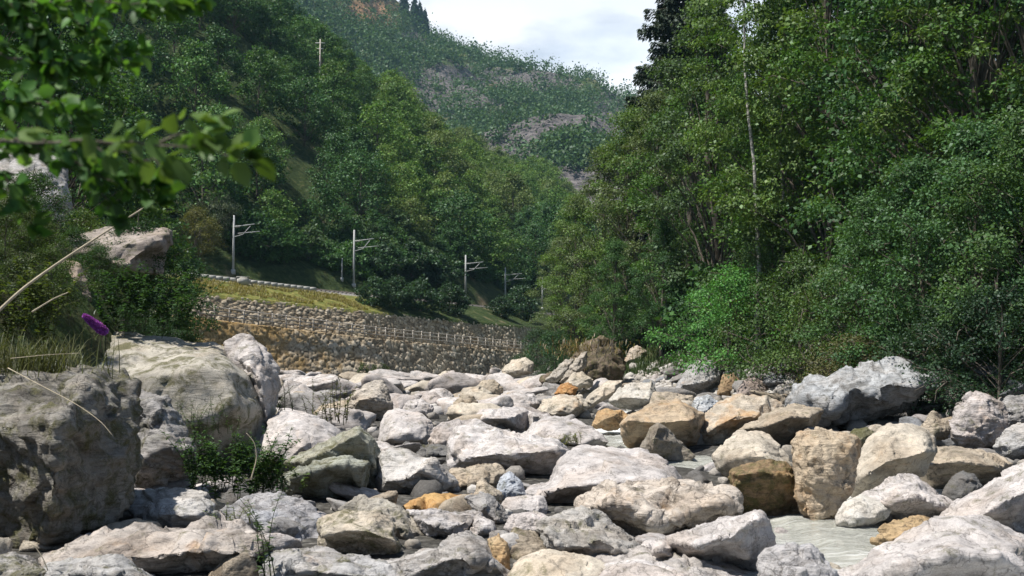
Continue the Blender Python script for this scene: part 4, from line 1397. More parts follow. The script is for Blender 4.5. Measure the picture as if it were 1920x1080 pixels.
def tree_meshes(seed, Ht, R, nclump, nleaf, lsize, base=0.25, droop=0.15, bark=None, leafmat=None, trunk_r=None, crown_shape=0.5, limb=True, cl=0.28):
    """Trunk mesh (with limbs) and crown mesh of one broad-leaved tree standing at the origin."""
    r = np.random.default_rng(seed)
    tr = trunk_r or Ht * 0.014
    lean = r.normal(0, 0.03, 2) * Ht
    zt = np.linspace(0, 1, 9)
    path = np.stack([lean[0] * zt ** 1.5 + r.normal(0, 0.004 * Ht, 9) * (zt > 0), lean[1] * zt ** 1.5 + r.normal(0, 0.004 * Ht, 9) * (zt > 0), zt * Ht * 0.93 - 0.3], 1)
    mt = MB()
    mt.tube(path, tr * (1.15 - zt) ** 0.8 + 0.01, 8)
    mc = MB()
    cents = []
    for k in range(nclump):
        u = (k + r.random()) / nclump
        hz = base + (1 - base) * u
        prof = math.sin(math.pi * min(1, 0.12 + 0.86 * u) ** crown_shape * 0.98) if False else (1 - abs(2 * (u ** 0.85) - 0.85) ** 2.2 * 0.85)
        rad = R * max(0.12, prof) * math.sqrt(r.uniform(0.12, 1.0)) * r.uniform(0.8, 1.12)
        a = k * 2.39996 + r.normal(0, 0.5)
        ctr = np.array([lean[0] * hz ** 1.5 + rad * math.cos(a), lean[1] * hz ** 1.5 + rad * math.sin(a), hz * Ht])
        rc = R * cl * r.uniform(0.65, 1.35)
        cents.append((ctr, rc))
        if limb:
            f0 = max(0.12, hz - 0.10 - 0.30 * rad / max(R, .1) * r.uniform(0.5, 1))
            i0 = np.array([np.interp(f0, zt, path[:, c]) for c in range(3)])
            mid = (i0 + ctr) / 2 + np.array([0, 0, 0.04 * Ht])
            mt.tube([i0, mid, ctr], [tr * 0.34 * (1.1 - f0), tr * 0.2 * (1.1 - f0), 0.012], 5, cap=False)
            for _ in range(2):
                e = ctr + rand_unit(r, 1)[0] * rc * 0.9
                mt.tube([mid * 0.3 + ctr * 0.7, (ctr + e) / 2, e], [0.02, 0.014, 0.006], 4, cap=False)
    wts = np.array([c[1] ** 2 for c in cents])
    wts /= wts.sum()
    for (ctr, rc), wgt in zip(cents, wts):
        n = max(6, int(nleaf * wgt))
        # a few sprays per clump give the crown its lumps and gaps
        ns = 6
        su = rand_unit(r, ns)
        su[:, 2] = np.abs(su[:, 2]) * 1.1 - 0.25
        sp = ctr + su * rc * np.array([0.85, 0.85, 0.6]) * r.uniform(0.5, 1.0, (ns, 1))
        pick = r.integers(0, ns, n)
        p = sp[pick] + r.normal(size=(n, 3)) * rc * np.array([0.27, 0.27, 0.15])
        p[:, 2] -= 0.35 * ((p[:, :2] - sp[pick][:, :2]) ** 2).sum(1) / rc
        out = p - np.array([0, 0, 0.0]) - ctr
        out += rand_unit(r, n) * rc * 0.8
        out[:, 2] -= droop * rc * 2
        oc = p - ctr
        oc /= np.linalg.norm(oc, axis=1)[:, None] + 1e-6
        nr_ = rand_unit(r, n) * 0.6 + oc * 0.75 + np.array([0, 0, 0.45])
        add_leaves(mc, p, out, nr_, lsize * np.clip(0.62 * np.exp(r.normal(0.25, 0.36, n)), 0.35, 1.35))
    return mt.mesh("trunk", bark or M_BARK), mc.mesh("crown", leafmat or M_LEAF, smooth=False)


def plant_tree(name, meshes, loc, scale, rz, col, label, cat="tree", group=None, parts=("trunk", "crown")):
    e = empty(name, loc, rz)
    e.scale = (scale, scale, scale) if not isinstance(scale, tuple) else scale
    for me, pn in zip(meshes, parts):
        o = link(pn, me, e)
        j = random.uniform(0.85, 1.15)
        o.color = (col[0] * j, col[1] * j, col[2] * j, 1)
    tag(e, label, cat, group)
    return e


GREEN = [(0.070, 0.140, 0.030), (0.056, 0.122, 0.034), (0.098, 0.160, 0.038), (0.046, 0.102, 0.034), (0.120, 0.160, 0.062), (0.080, 0.132, 0.052)]

# right bank trees
RT = [tree_meshes(300 + i, 19.0, 4.4 + 0.4 * (i % 3), 64, 30000, 0.17, base=0.10, cl=0.25) for i in range(4)]
right = [  # px, Y, height, green, label
    (1052, 108, 12, 4, "grey-green tree at the downstream tip of the right bank"),
    (1085, 100, 15, 2, "second pale tree from the tip of the right bank"),
    (1128, 94, 18, 4, "pale-leaved tall tree left of the spruce forming the lit edge"),
    (1175, 88, 19.5, 2, "pale lit tree directly under the spruce"),
    (1225, 84, 20, 4, "full lit tree right below the spruce foot"),
    (1290, 76, 20.5, 0, "mid green tree between the spruce and the white-trunked birch"),
    (1345, 66, 22, 5, "tall dusky tree left of the white-trunked birch"),
    (1490, 60, 24, 0, "tall tree right of the white-trunked birch"),
    (1560, 52, 23, 2, "yellowish-green tall tree over the middle of the right bank"),
    (1640, 55, 25, 3, "dark tall tree behind the yellowish-green one"),
    (1700, 46, 22, 0, "leafy tall tree above the spreading shrubs at right"),
    (1790, 44, 23, 3, "dark tree near the upper right corner"),
    (1870, 40, 22, 1, "tree cut by the right edge"),
    (1855, 39, 17, 2, "lower leafy tree before the trees of the upper right corner"),
    (1960, 38, 20, 0, "tree just beyond the right edge with branches reaching in"),
    (1150, 76, 9, 1, "low dark tree at the eroded earth bank"),
    (1240, 66, 9, 3, "low dark tree behind the scree"),
]
for px, Y, h, gi, lb in right:
    x = (px - 960) / F * Y
    plant_tree("broadleaf_tree", RT[RNG.integers(4)], (x, Y, Hs(x, Y) - 0.2), h / 19.0, RNG.uniform(0, 6.28), GREEN[gi], lb, group=None)
for k in range(26):
    Y = random.uniform(46, 118)
    b = random.uniform(9, 30)
    x = float(XR(Y)) + b
    plant_tree("broadleaf_tree", RT[RNG.integers(4)], (x, Y, Hs(x, Y) - 0.3), random.uniform(17, 24) / 19.0, RNG.uniform(0, 6.28), GREEN[[0, 1, 3, 5][k % 4]],
               "dark green tree deep in the wood behind the front trees of the right bank", group="trees deep in the right bank wood")
# birch with a white trunk
BI = tree_meshes(350, 22.0, 3.6, 80, 15000, 0.17, base=0.34, droop=0.5, bark=M_BIRCH, trunk_r=0.11, cl=0.26, limb=False)
x = (1422 - 960) / F * 53
plant_tree("birch_tree", BI, (x, 53, Hs(x, 53) - 0.2), 1.0, 0.4, GREEN[2], "birch with a bright white trunk in the right bank wood")
x = (1474 - 960) / F * 55
plant_tree("birch_tree", BI, (x, 55, Hs(x, 55) - 0.2), 0.8, 2.4, GREEN[0], "thinner birch with a pale trunk right of the bright white one")


def spruce_meshes(seed, Ht, R):
    r = np.random.default_rng(seed)
    mt, mc = MB(), MB()
    mt.tube([(0, 0, -0.5), (0.05, 0, Ht * 0.5), (0, 0, Ht)], [Ht * 0.013, Ht * 0.008, 0.02], 8)
    z = Ht * 0.12
    while z < Ht * 0.985:
        f = 1 - z / Ht
        nb = int(5 + 5 * f)
        for k in range(nb):
            a = r.uniform(0, 6.28)
            jz = r.normal(0, 0.35)
            ln = R * (f ** 0.62) * r.uniform(0.65, 1.15) + 0.15
            tt = np.linspace(0, 1, 6)
            dirv = np.array([math.cos(a), math.sin(a), 0])
            path = np.outer(tt * ln, dirv) + np.stack([0 * tt, 0 * tt, z + jz - 0.32 * ln * tt + 0.22 * ln * tt ** 2.5], 1)
            mt.tube(path, np.linspace(0.05, 0.01, 6) * (0.4 + f), 4, cap=False)
            n = int(95 * ln) + 14
            u = r.uniform(0.12, 1.0, n) ** 0.8
            p = np.stack([np.interp(u, tt, path[:, c]) for c in range(3)], 1)
            p[:, 2] -= r.uniform(0, 1, n) ** 1.6 * 0.9 * min(1.0, ln / 2.5)
            side = np.array([-dirv[1], dirv[0], 0])
            sgn = r.choice([-1, 1], n)
            d = dirv * 0.6 + sgn[:, None] * side * r.uniform(0.2, 0.9, (n, 1)) + np.array([0, 0, -0.55]) + r.normal(0, .15, (n, 3))
            add_leaves(mc, p, d, rand_unit(r, n) * 0.6 + np.array([0, 0, 1.0]), r.uniform(0.25, 0.55, n), width=0.42)
        z += Ht * 0.010 + 0.09
    return mt.mesh("trunk", M_BARK), mc.mesh("crown", M_NEEDLE, smooth=False)


SPR_M = spruce_meshes(9, 36, 7.0)
x = (1288 - 960) / F * 96
plant_tree("spruce_tree", SPR_M, (x, 96, Hs(x, 96) - 0.5), 1.1, 0.3, (0.042, 0.062, 0.038), "tall dark spruce standing against the sky above the right bank")
x = (1335 - 960) / F * 104
plant_tree("spruce_tree", SPR_M, (x, 104, Hs(x, 104) - 0.5), 1.0, 2.1, (0.030, 0.048, 0.03), "second dark spruce behind the birch crown")

# bushes
TS = [tree_meshes(440 + i, 8.0, 3.0, 70, 26000, 0.115, base=0.04, trunk_r=0.07, cl=0.25) for i in range(3)]
BU = [tree_meshes(400 + i, 3.4, 2.2, 46, 14000, 0.085, base=0.06, trunk_r=0.05, cl=0.3) for i in range(3)]
BUf = [tree_meshes(420 + i, 3.4, 2.2, 34, 4200, 0.26, base=0.04, trunk_r=0.06, cl=0.34) for i in range(3)]


def bush(px, Y, sc, col, label, near=True, group=None, x=None, z=None, tall=False):
    xx = (px - 960) / F * Y if x is None else x
    zz = Hs(xx, Y) - 0.1 if z is None else z
    ms = (TS if tall else BU if near else BUf)[RNG.integers(3)]
    return plant_tree("bush", ms, (xx, Y, zz), sc, RNG.uniform(0, 6.28), col, label, "bush", group, ("stem", "foliage"))


BG = (0.085, 0.21, 0.05)
bush(1365, 53, 1.5, BG, "bright green feathery bush at the edge of the scree")
bush(1318, 62, 1.0, (0.05, 0.11, 0.04), "dark small bush left of the bright green feathery one")
bush(1500, 45, 1.5, (0.07, 0.125, 0.035), "broad mid green bush over the scree, right of the bright green one")
bush(1575, 41, 1.3, (0.085, 0.14, 0.035), "yellow-green bush behind the jagged crag's left end")
bush(1455, 54, 0.9, (0.075, 0.13, 0.04), "tall leafy bush behind the broad mid green one", tall=True)
bush(1650, 37, 0.85, (0.06, 0.12, 0.04), "tall shrub above the jagged crag", tall=True)
bush(1735, 34, 0.95, (0.055, 0.115, 0.04), "tall leafy shrub right of the one above the jagged crag", tall=True)
bush(1835, 32, 0.95, (0.06, 0.125, 0.045), "spreading tall shrub above the pitted pink-grey boulder", tall=True)
bush(1930, 30, 0.9, (0.07, 0.13, 0.04), "tall shrub cut by the right edge", tall=True)
bush(1770, 31, (1.0, 1.0, 0.9), (0.035, 0.07, 0.03), "low dark bush in shade right behind the jagged crag")  # leaf colour darkened to imitate the shade below the shrubs
bush(1870, 28.5, (1.0, 1.0, 0.9), (0.03, 0.065, 0.03), "low dark bush in shade by the right edge")  # same darkened leaf colour, shade painted in
bush(1605, 34, (0.8, 0.8, 0.8), (0.10, 0.10, 0.04), "small brownish bush above the tan peaked rock")
bush(1205, 76, 1.1, (0.05, 0.10, 0.03), "low bush at the top of the scree")
bush(1265, 68, 1.1, (0.06, 0.12, 0.03), "grassy green bush behind the cream upright stone")
bush(1165, 80, 1.1, (0.045, 0.09, 0.03), "dark bush behind the eroded earth bank")
bush(1040, 88, 1.2, (0.04, 0.085, 0.03), "dark bush hanging at the right end of the wall")
bush(1005, 104, 1.3, (0.045, 0.09, 0.035), "dark low bush covering the end of the railing")
for k in range(16):
    Y = random.uniform(44, 100)
    x = float(XR(Y)) + random.uniform(3.5, 8)
    bush(0, Y, random.uniform(0.9, 1.5), GREEN[k % 4], "green undergrowth bush along the foot of the right bank trees", near=False, group="undergrowth bushes of the right bank", x=x)

# bushes on top of the upper wall and along the railway
for px, s, sc, lb in ((700, 5, 1.0, "dark round bush on the wall top nearest the yellow grass"), (745, 5.2, 1.1, "second dark bush on the wall top from the yellow grass"), (790, 4.6, 1.15, "third dark bush on the wall top"),
                  (842, 5.0, 1.1, "dark bush on the wall top under the third mast"), (940, 5.5, 0.8, "small dark bush on the wall top right of the pale path"), (720, 17, 1.5, "dense bush behind the track between the second and third mast"),
                  (770, 18, 1.4, "bushy shrub behind the track left of the third mast"), (820, 17, 1.3, "green shrub behind the third mast"), (980, 6, 1.3, "dark bush where the wall meets the right bank")):
    q = hill_pt(find_t(px, s), s)
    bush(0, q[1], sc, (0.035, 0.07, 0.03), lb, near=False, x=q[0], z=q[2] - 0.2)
for k in range(58):
    t, s = find_t(random.uniform(420, 1040), 17), random.uniform(18.0, 24)
    q = hill_pt(t, s)
    bush(0, q[1], random.uniform(0.8, 1.5), GREEN[[1, 3, 5][k % 3]], "green shrub at the foot of the wooded slope behind the railway", near=False, group="shrubs behind the railway", x=q[0], z=q[2] - 0.3)

# hillside trees
HT = [tree_meshes(500 + i, 10.0, 4.2 + 0.5 * (i % 3), 34, 5600, 0.36, base=0.15, leafmat=M_FAR, cl=0.33) for i in range(5)]
pl, cnt = [], 0
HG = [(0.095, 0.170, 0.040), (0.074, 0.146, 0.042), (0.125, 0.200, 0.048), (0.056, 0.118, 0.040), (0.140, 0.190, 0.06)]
for _ in range(9000):
    if cnt >= 290:
        break
    t = random.uniform(arc[1] + 4, arc[9] - 20)
    s = random.uniform(21, 118)
    q = hill_pt(t, s)
    px = 960 + q[0] / q[1] * F
    py = HZ - (q[2] + 4 - EYE) / q[1] * F
    lim = (120, 1095) if cnt < 262 and _ < 7000 else (-230, 120)
    if not (lim[0] < px < lim[1]) or py < -70:
        continue
    if any((q[0] - a) ** 2 + (q[1] - b) ** 2 < 5.4 ** 2 for a, b in pl):
        continue
    pl.append((q[0], q[1]))
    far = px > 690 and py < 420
    c = HG[random.choice([0, 2, 2, 4] if far else [0, 1, 3, 3, 1])]  # lighter greens on the shoulder put its sunlight into the leaf colour
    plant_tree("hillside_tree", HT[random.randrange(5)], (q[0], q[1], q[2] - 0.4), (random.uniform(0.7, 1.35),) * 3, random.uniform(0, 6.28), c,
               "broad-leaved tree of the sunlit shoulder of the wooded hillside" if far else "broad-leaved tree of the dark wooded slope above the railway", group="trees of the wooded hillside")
    cnt += 1

# near left bank trees and bushes
LT = [tree_meshes(600 + i, 11.0, 3.6, 80, 17000, 0.17, base=0.12, cl=0.25) for i in range(2)]
for px, Y, h, gi, lb in ((60, 50, 15, 3, "dark tree behind the pale cliff-like rock"), (130, 56, 16, 0, "leafy tree at upper left behind the hanging leaves"), (235, 74, 15, 2, "lit tree left of the railway with thin pale twigs"),
                         (300, 92, 14, 1, "broad tree above the left end of the railway"), (-60, 40, 14, 1, "tree beyond the left edge reaching into the frame")):
    x = (px - 960) / F * Y
    plant_tree("broadleaf_tree", LT[RNG.integers(2)], (x, Y, Hs(x, Y) - 0.3), h / 11.0, RNG.uniform(0, 6.28), GREEN[gi], lb)
for px, Y, sc, col, lb in ((300, 60, 1.2, (0.12, 0.125, 0.03), "yellowish-green shrub above the left bank rocks"),
                           (255, 25, 0.62, (0.035, 0.075, 0.025), "dark leafy bush beside the flat-topped rock on the left bank"),
                           (20, 21, 0.36, (0.07, 0.10, 0.02), "yellow-green bush at the left edge below the cliff-like rock"), (190, 40, 1.0, (0.05, 0.09, 0.03), "shrub between the two rocks on the left bank"),
                           (235, 38, 1.1, (0.06, 0.11, 0.03), "mid green shrub behind the flat-topped rock"), (30, 17, 0.3, (0.06, 0.09, 0.025), "low bush behind the huge brown-topped boulder"),
                           (345, 70, 0.8, (0.07, 0.14, 0.03), "bright green shrub by the left end of the kerb"), (318, 33, 0.55, (0.045, 0.085, 0.03), "dark bush hiding the left end of the walls")):
    bush(px, Y, sc, col, lb)
for px, Y, sc in ((20, 20.5, .24), (75, 21.5, .26), (130, 22.5, .26), (185, 22, .26), (240, 21, .24), (300, 23, .24), (55, 24, .5), (150, 26, .5), (5, 18, .24), (95, 18.5, .3), (215, 27, .5), (330, 26, .36)):
    bush(px, Y, sc, random.choice([(0.05, 0.10, 0.028), (0.04, 0.085, 0.028), (0.075, 0.115, 0.028)]), "small leafy bush covering the left bank between the rock outcrops", group="small bushes of the left bank")
for px, sq_, sc, col, lb in ((405, 20, 1.7, (0.15, 0.18, 0.11), "pale silvery shrub left of the leftmost mast"), (365, 17.5, 1.5, (0.13, 0.13, 0.03), "yellowish shrub behind the left end of the track")):
    q = hill_pt(find_t(px, sq_), sq_)
    bush(0, q[1], sc, col, lb, x=q[0], z=q[2] - 0.2)

# ------------------------------------------------------------------ mountain wood (one mass) and the conifers on its skyline


def mountain_wood():
    m = MB()
    r = np.random.default_rng(5)

    def crown(c, h, rad, n, sz):
        p = c + r.normal(size=(n, 3)) * np.array([rad * .5, rad * .5, h * 0.26]) + np.array([0, 0, h * 0.5])
        d = rand_unit(r, n) + np.array([0, 0, -0.2])
        add_leaves(m, p, d, rand_unit(r, n) * 0.7 + np.array([0, 0, 0.8]), sz * r.uniform(0.6, 1.3, n))
    for pts_, V, scr, n_, hh in ((MT, MTV, MTS + MTR, 6200, 11.5), (SPR, SPV, SPS, 420, 8.5)):
        flat, vv, ss = pts_.reshape(-1, 3), V.ravel(), scr.ravel()
        px = 960 + flat[:, 0] / flat[:, 1] * F
        py = HZ - (flat[:, 2] - EYE) / flat[:, 1] * F
        den = vnoise(flat * np.array([.02, .02, .02]), 8) * 0.5 + 0.5
        ok = np.where((vv <= 1.0) & (px > 520) & (px < 1260) & (py > -60) & (py < 345) & (r.random(len(ss)) > np.clip(ss * 1.2, 0, 0.84)) & (den > r.random(len(ss)) * 0.62))[0]
        wts = flat[ok, 1] ** 0.0
        ch = r.choice(ok, min(n_, len(ok)), replace=False)
        for i in ch:
            s = r.uniform(0.5, 1.25)
            c = flat[i] + np.array([r.normal(0, 2), r.normal(0, 2), -0.5])
            crown(c, hh * s, hh * 0.52 * s, 52, 1.9)
    o = m.build("woods", M_FAR, smooth=False)
    o.color = (0.070, 0.122, 0.052, 1)
    tag(o, "hazy scattered wood covering the far mountain", "woods", kind='stuff')


mountain_wood()
FS = spruce_meshes(19, 15, 2.9)
for px, lb in ((752, "leftmost small spruce on the mountain skyline"), (772, "middle small spruce on the mountain skyline"), (784, "taller spruce of the group on the mountain skyline"), (797, "rightmost small spruce on the mountain skyline")):
    i = int(np.argmin(np.abs((960 + MT[:, 86, 0] / MT[:, 86, 1] * F) - px)))
    q = MT[i, 86]
    plant_tree("spruce_tree", FS, tuple(q - np.array([0, 0, 1.0])), random.uniform(1.4, 1.9), random.uniform(0, 6), (0.03, 0.055, 0.04), lb)

# ------------------------------------------------------------------ grass and small plants


def blades(m, pos, hgt, r, spread=0.35, wid=0.012, droop=0.5):
    n = len(pos)
    a = r.uniform(0, 6.28, n)
    out = np.stack([np.cos(a), np.sin(a), 0 * a], 1)
    side = np.stack([-np.sin(a), np.cos(a), 0 * a], 1)
    h = hgt * r.uniform(0.5, 1.15, n)
    sp = r.uniform(0.1, 1, n) * spread
    rowsv = []
    for t, wv in ((0, 1.0), (0.45, 0.8), (0.8, 0.5), (1.0, 0.08)):
        c = pos + out * (sp * h * t ** 1.6)[:, None] + np.array([0, 0, 1.0]) * (h * (t - droop * sp * t ** 3 * 0.6))[:, None]
        rowsv.append(np.stack([c - side * wid * wv, c + side * wid * wv], 1))
    v = np.stack(rowsv, 1).reshape(n, 8, 3)
    q = np.array([[0, 1, 3, 2], [2, 3, 5, 4], [4, 5, 7, 6]])
    m.add(v.reshape(-1, 3), (q[None] + np.arange(n)[:, None, None] * 8).reshape(-1, 4))


r_ = np.random.default_rng(77)
m = MB()
n = 16000
t = r_.uniform(arc_of_px(300), arc_of_px(720), n)
s = r_.uniform(2.7, 8.3, n)
gp = hill_pt(t, s)
keep = fbm(gp * 0.5, 3, 91) > -0.25
blades(m, gp[keep], 0.34, r_, 0.7, 0.03)
o = m.build("grass", M_DRY, smooth=False)
o.color = (0.27, 0.225, 0.07, 1)
tag(o, "yellowish dry grass on the bank between the upper wall and the railway", "grass", kind='stuff')
m = MB()
n = 9000
Yq = r_.uniform(30, 100, n)
xq = XR(Yq) + np.abs(r_.normal(0.6, 1.6, n))
blades(m, np.stack([xq, Yq, H(xq, Yq) - 0.03], 1), 0.55, r_, 0.5, 0.03)
Yq = r_.uniform(12, 60, 4000)
xq = XL(Yq) - np.abs(r_.normal(1.2, 3.0, 4000)) - 0.4
blades(m, np.stack([xq, Yq, H(xq, Yq) - 0.03], 1), 0.24, r_, 0.8, 0.012)
o = m.build("grass", M_DRY, smooth=False)
o.color = (0.055, 0.085, 0.022, 1)
tag(o, "green grass fringe along the river banks", "grass", kind='stuff')
m = MB()
c0 = P(1105, 652, 63)
q = c0[:] + r_.normal(size=(420, 3)) * np.array([1.2, 0.7, 0.3]) + np.array([0, 0.8, -0.15])
blades(m, q, 0.5, r_, 0.9, 0.025, 1.2)
o = m.build("grass", M_DRY, smooth=False)
o.color = (0.18, 0.135, 0.05, 1)
tag(o, "orange dry grass hanging over the eroded earth bank", "grass", kind='stuff')


def on_px(px, py, Y):
    return np.array(P(px, py, Y))


def leafy_stems(name, label, cat, spots, hgt, nleaf, lsize, col, seed, Y, leanx=0.0, mat=None, width=1.0, stem_r=0.006):
    r = np.random.default_rng(seed)
    b0 = on_px(spots[0][0], spots[0][1], Y)
    e = empty(name, tuple(b0))
    ms, ml = MB(), MB()
    for px, py in spots:
        b = on_px(px, py, Y + r.uniform(-0.15, 0.15)) - b0
        h = hgt * r.uniform(0.7, 1.1)
        d = np.array([r.normal(leanx, 0.22), r.normal(-0.05, 0.2), 1.0])
        tt = np.linspace(0, 1, 7)
        bend = r.normal(0, 0.25, 2)
        pa = b + np.outer(tt, d) * h + np.stack([bend[0] * tt ** 2 * h, bend[1] * tt ** 2 * h, -0.12 * h * tt ** 2.5], 1)
        ms.tube(pa, np.linspace(stem_r, stem_r * 0.35, 7), 5, cap=False)
        u = r.uniform(0.12, 1, nleaf)
        p = np.stack([np.interp(u, tt, pa[:, c]) for c in range(3)], 1)
        a = r.uniform(0, 6.28, nleaf)
        dv = np.stack([np.cos(a), np.sin(a), r.uniform(-0.3, 0.6, nleaf)], 1)
        add_leaves(ml, p, dv, rand_unit(r, nleaf) * 0.45 + np.array([0, 0, 1.0]), lsize * (1.15 - 0.5 * u) * r.uniform(0.7, 1.2, nleaf), True, width)
    ms.build("stem", M_NEAR, e).color = (col[0] * 1.1, col[1] * 0.9, col[2], 1)
    ml.build("foliage", mat or M_NEAR, e, smooth=False).color = (*col, 1)
    tag(e, label, cat)
    return e


leafy_stems("fern_clump", "dark leafy fern clump growing between the blue-grey boulder and the speckled block", "plant",
            [(random.uniform(355, 530), random.uniform(880, 945)) for _ in range(80)], 0.62, 36, 0.085, (0.05, 0.10, 0.03), 1, 13.2, width=0.62)
leafy_stems("fern_clump", "pale-leaved low plant at the left foot of the dark slab with the thin pale rim", "plant",
            [(random.uniform(470, 570), random.uniform(880, 925)) for _ in range(22)], 0.34, 26, 0.075, (0.12, 0.17, 0.06), 2, 13.4, width=0.8)
leafy_stems("weed", "tall thin weeds with seed heads left of the far stretch of rocks", "plant",
            [(random.uniform(580, 660), random.uniform(785, 812)) for _ in range(17)], 1.05, 40, 0.075, (0.10, 0.11, 0.035), 3, 22.5, width=0.7, stem_r=0.009)
leafy_stems("weed", "dark thorny weed at the right of the rounded white boulder", "plant",
            [(random.uniform(505, 570), random.uniform(770, 800)) for _ in range(10)], 0.8, 26, 0.07, (0.05, 0.07, 0.03), 4, 23.5, width=0.6, stem_r=0.01)
leafy_stems("weed", "slender nettle-like plant rising before the blue-grey boulder", "plant",
            [(508, 1085), (500, 1090), (515, 1080), (495, 1080)], 0.85, 42, 0.06, (0.06, 0.10, 0.035), 5, 9.15, leanx=-0.12, width=0.6)
leafy_stems("weed", "wispy green weed growing up the face of the grey-beige boulder", "plant",
            [(random.uniform(335, 440), random.uniform(800, 850)) for _ in range(16)], 0.75, 22, 0.07, (0.06, 0.095, 0.035), 6, 16.9, width=0.45)
leafy_stems("weed", "small wispy weed at the left of the pale block below the ferns", "plant",
            [(random.uniform(395, 470), random.uniform(975, 995)) for _ in range(9)], 0.22, 18, 0.05, (0.12, 0.15, 0.05), 8, 11.6, width=0.5)
leafy_stems("weed", "grassy weed at the right foot of the long white boulder", "plant",
            [(random.uniform(1045, 1090), random.uniform(830, 842)) for _ in range(16)], 0.3, 26, 0.07, (0.16, 0.17, 0.05), 9, 23.6, width=0.4)
leafy_stems("leafy_shrub", "dark broad-leaved shrub hanging beside the purple flower", "shrub",
            [(random.uniform(185, 365), random.uniform(580, 640)) for _ in range(44)], 1.15, 46, 0.11, (0.04, 0.085, 0.028), 10, 20.2, width=0.8)
leafy_stems("leafy_shrub", "yellow-green broad-leaved shrub at the left edge above the dry grass", "shrub",
            [(random.uniform(-30, 120), random.uniform(580, 680)) for _ in range(34)], 1.0, 40, 0.10, (0.075, 0.10, 0.025), 11, 15.5, width=0.7)
leafy_stems("leafy_shrub", "small bush growing on the lower wall near the water", "shrub",
            [(random.uniform(668, 730), random.uniform(703, 712)) for _ in range(16)], 1.5, 36, 0.34, (0.06, 0.09, 0.03), 12, 108, width=0.8, stem_r=0.03)

# dry grass on the huge boulder
m = MB()
b0 = on_px(40, 715, 12.6)
r = np.random.default_rng(31)
q = r.normal(size=(900, 3)) * np.array([0.38, 0.25, 0.06])
blades(m, q, 0.62, r, 1.0, 0.0055, 0.9)
o = m.build("grass_clump", M_DRY, smooth=False)
o.location = b0
o.color = (0.095, 0.10, 0.036, 1)
tag(o, "shaggy dry grass clump on top of the huge brown-topped boulder", "grass clump")


def stalk(name, label, cat, path, rad, col=None, mat=None):
    pa = [on_px(*q) for q in path]
    pa = np.array(pa)
    tt = np.linspace(0, 1, 24)
    ts = np.linspace(0, 1, len(pa))
    sm = np.stack([np.interp(tt, ts, pa[:, c]) for c in range(3)], 1)
    for _ in range(6):
        sm[1:-1] = (sm[:-2] + 2 * sm[1:-1] + sm[2:]) / 4
    m = MB()
    m.tube(sm - sm[0], np.linspace(rad, rad * 0.4, 24), 6)
    o = m.build(name, mat or M_STICK)
    o.location = sm[0]
    tag(o, label, cat)
    return o


stalk("dead_branch", "long bare pale stick leaning up to the right across the left bank", "dead branch", [(-10, 590, 9.0), (40, 542, 9.1), (110, 492, 9.2), (190, 440, 9.3), (272, 388, 9.4)], 0.016)
stalk("dead_branch", "short bare stick lying lower left beneath the long leaning one", "dead branch", [(60, 585, 11), (100, 560, 11.1), (128, 548, 11.2)], 0.011)
stalk("dead_branch", "bare white dead branch hanging in the right bank wood", "dead branch", [(1590, 278, 44), (1612, 291, 44), (1640, 298, 44)], 0.06)
stalk("dead_branch", "bare pale dead stem slanting in the shrubs at right", "dead branch", [(1798, 322, 32), (1820, 352, 32), (1846, 395, 32.2)], 0.045)
stalk("grass_stalk", "long arching dry grass stalk over the face of the huge boulder", "grass stalk", [(15, 690, 10.6), (75, 722, 10.45), (140, 755, 10.3), (190, 790, 10.2), (212, 818, 10.15)], 0.005)
stalk("grass_stalk", "dry grass stalk pointing right above the huge boulder", "grass stalk", [(20, 672, 11.6), (90, 665, 11.6), (150, 662, 11.6)], 0.0045)
stalk("grass_stalk", "thin bent dry stalk rising from the lower left corner", "grass stalk", [(90, 1070, 8.9), (80, 1045, 8.9), (62, 1020, 8.9), (55, 1018, 8.9)], 0.005)
stalk("grass_stalk", "bleached bent stalk arching over the ferns", "grass stalk", [(470, 900, 12.6), (482, 860, 12.6), (478, 830, 12.6), (462, 812, 12.6)], 0.008)

# purple butterfly-bush flower
fe = empty("flower_spike", tuple(on_px(196, 640, 14.5)))
tip, bot = on_px(158, 592, 14.3) - on_px(196, 640, 14.5), on_px(196, 622, 14.4) - on_px(196, 640, 14.5)
m = MB()
m.tube([(0.06, 0, -0.5), bot, tip], [0.008, 0.006, 0.003], 6)
m.build("stem", M_NEAR, fe).color = (0.06, 0.08, 0.03, 1)
m = MB()
r = np.random.default_rng(2)
u = r.random(1500)
ax = tip - bot
c = bot + np.outer(u, ax)
rad = 0.06 * np.sqrt(np.clip(1.03 - u, 0, 1)) * (0.6 + 0.4 * np.minimum(1, u * 6))
dv = rand_unit(r, 1500)
add_leaves(m, c + dv * rad[:, None] * 0.9, dv + 0.3 * rand_unit(r, 1500), rand_unit(r, 1500), 0.03, False, 1.2)
m.build("petals", M_PURPLE, fe, smooth=False).color = (0.36, 0.09, 0.46, 1)
tag(fe, "purple cone-shaped flower spike beside the grey-beige boulder", "flower")

# roots of the eroded bank
er = [o for o in bpy.data.objects if o.name.startswith("earth_bank")][0]
r = np.random.default_rng(8)
for k in range(12):
    p0 = on_px(1118 + r.uniform(-10, 40), 632 + r.uniform(0, 14), 61.2) - np.array(er.location)
    pa = [p0]
    for _ in range(6):
        pa.append(pa[-1] + np.array([r.normal(-0.03, 0.12), r.normal(-0.04, 0.05), -r.uniform(0.18, 0.36)]))
    m = MB()
    m.tube(pa, np.linspace(0.026, 0.008, 7), 5, cap=False)
    m.build("root", M_BARK, er)

# ------------------------------------------------------------------ leafy branch hanging into the frame, close to the camera


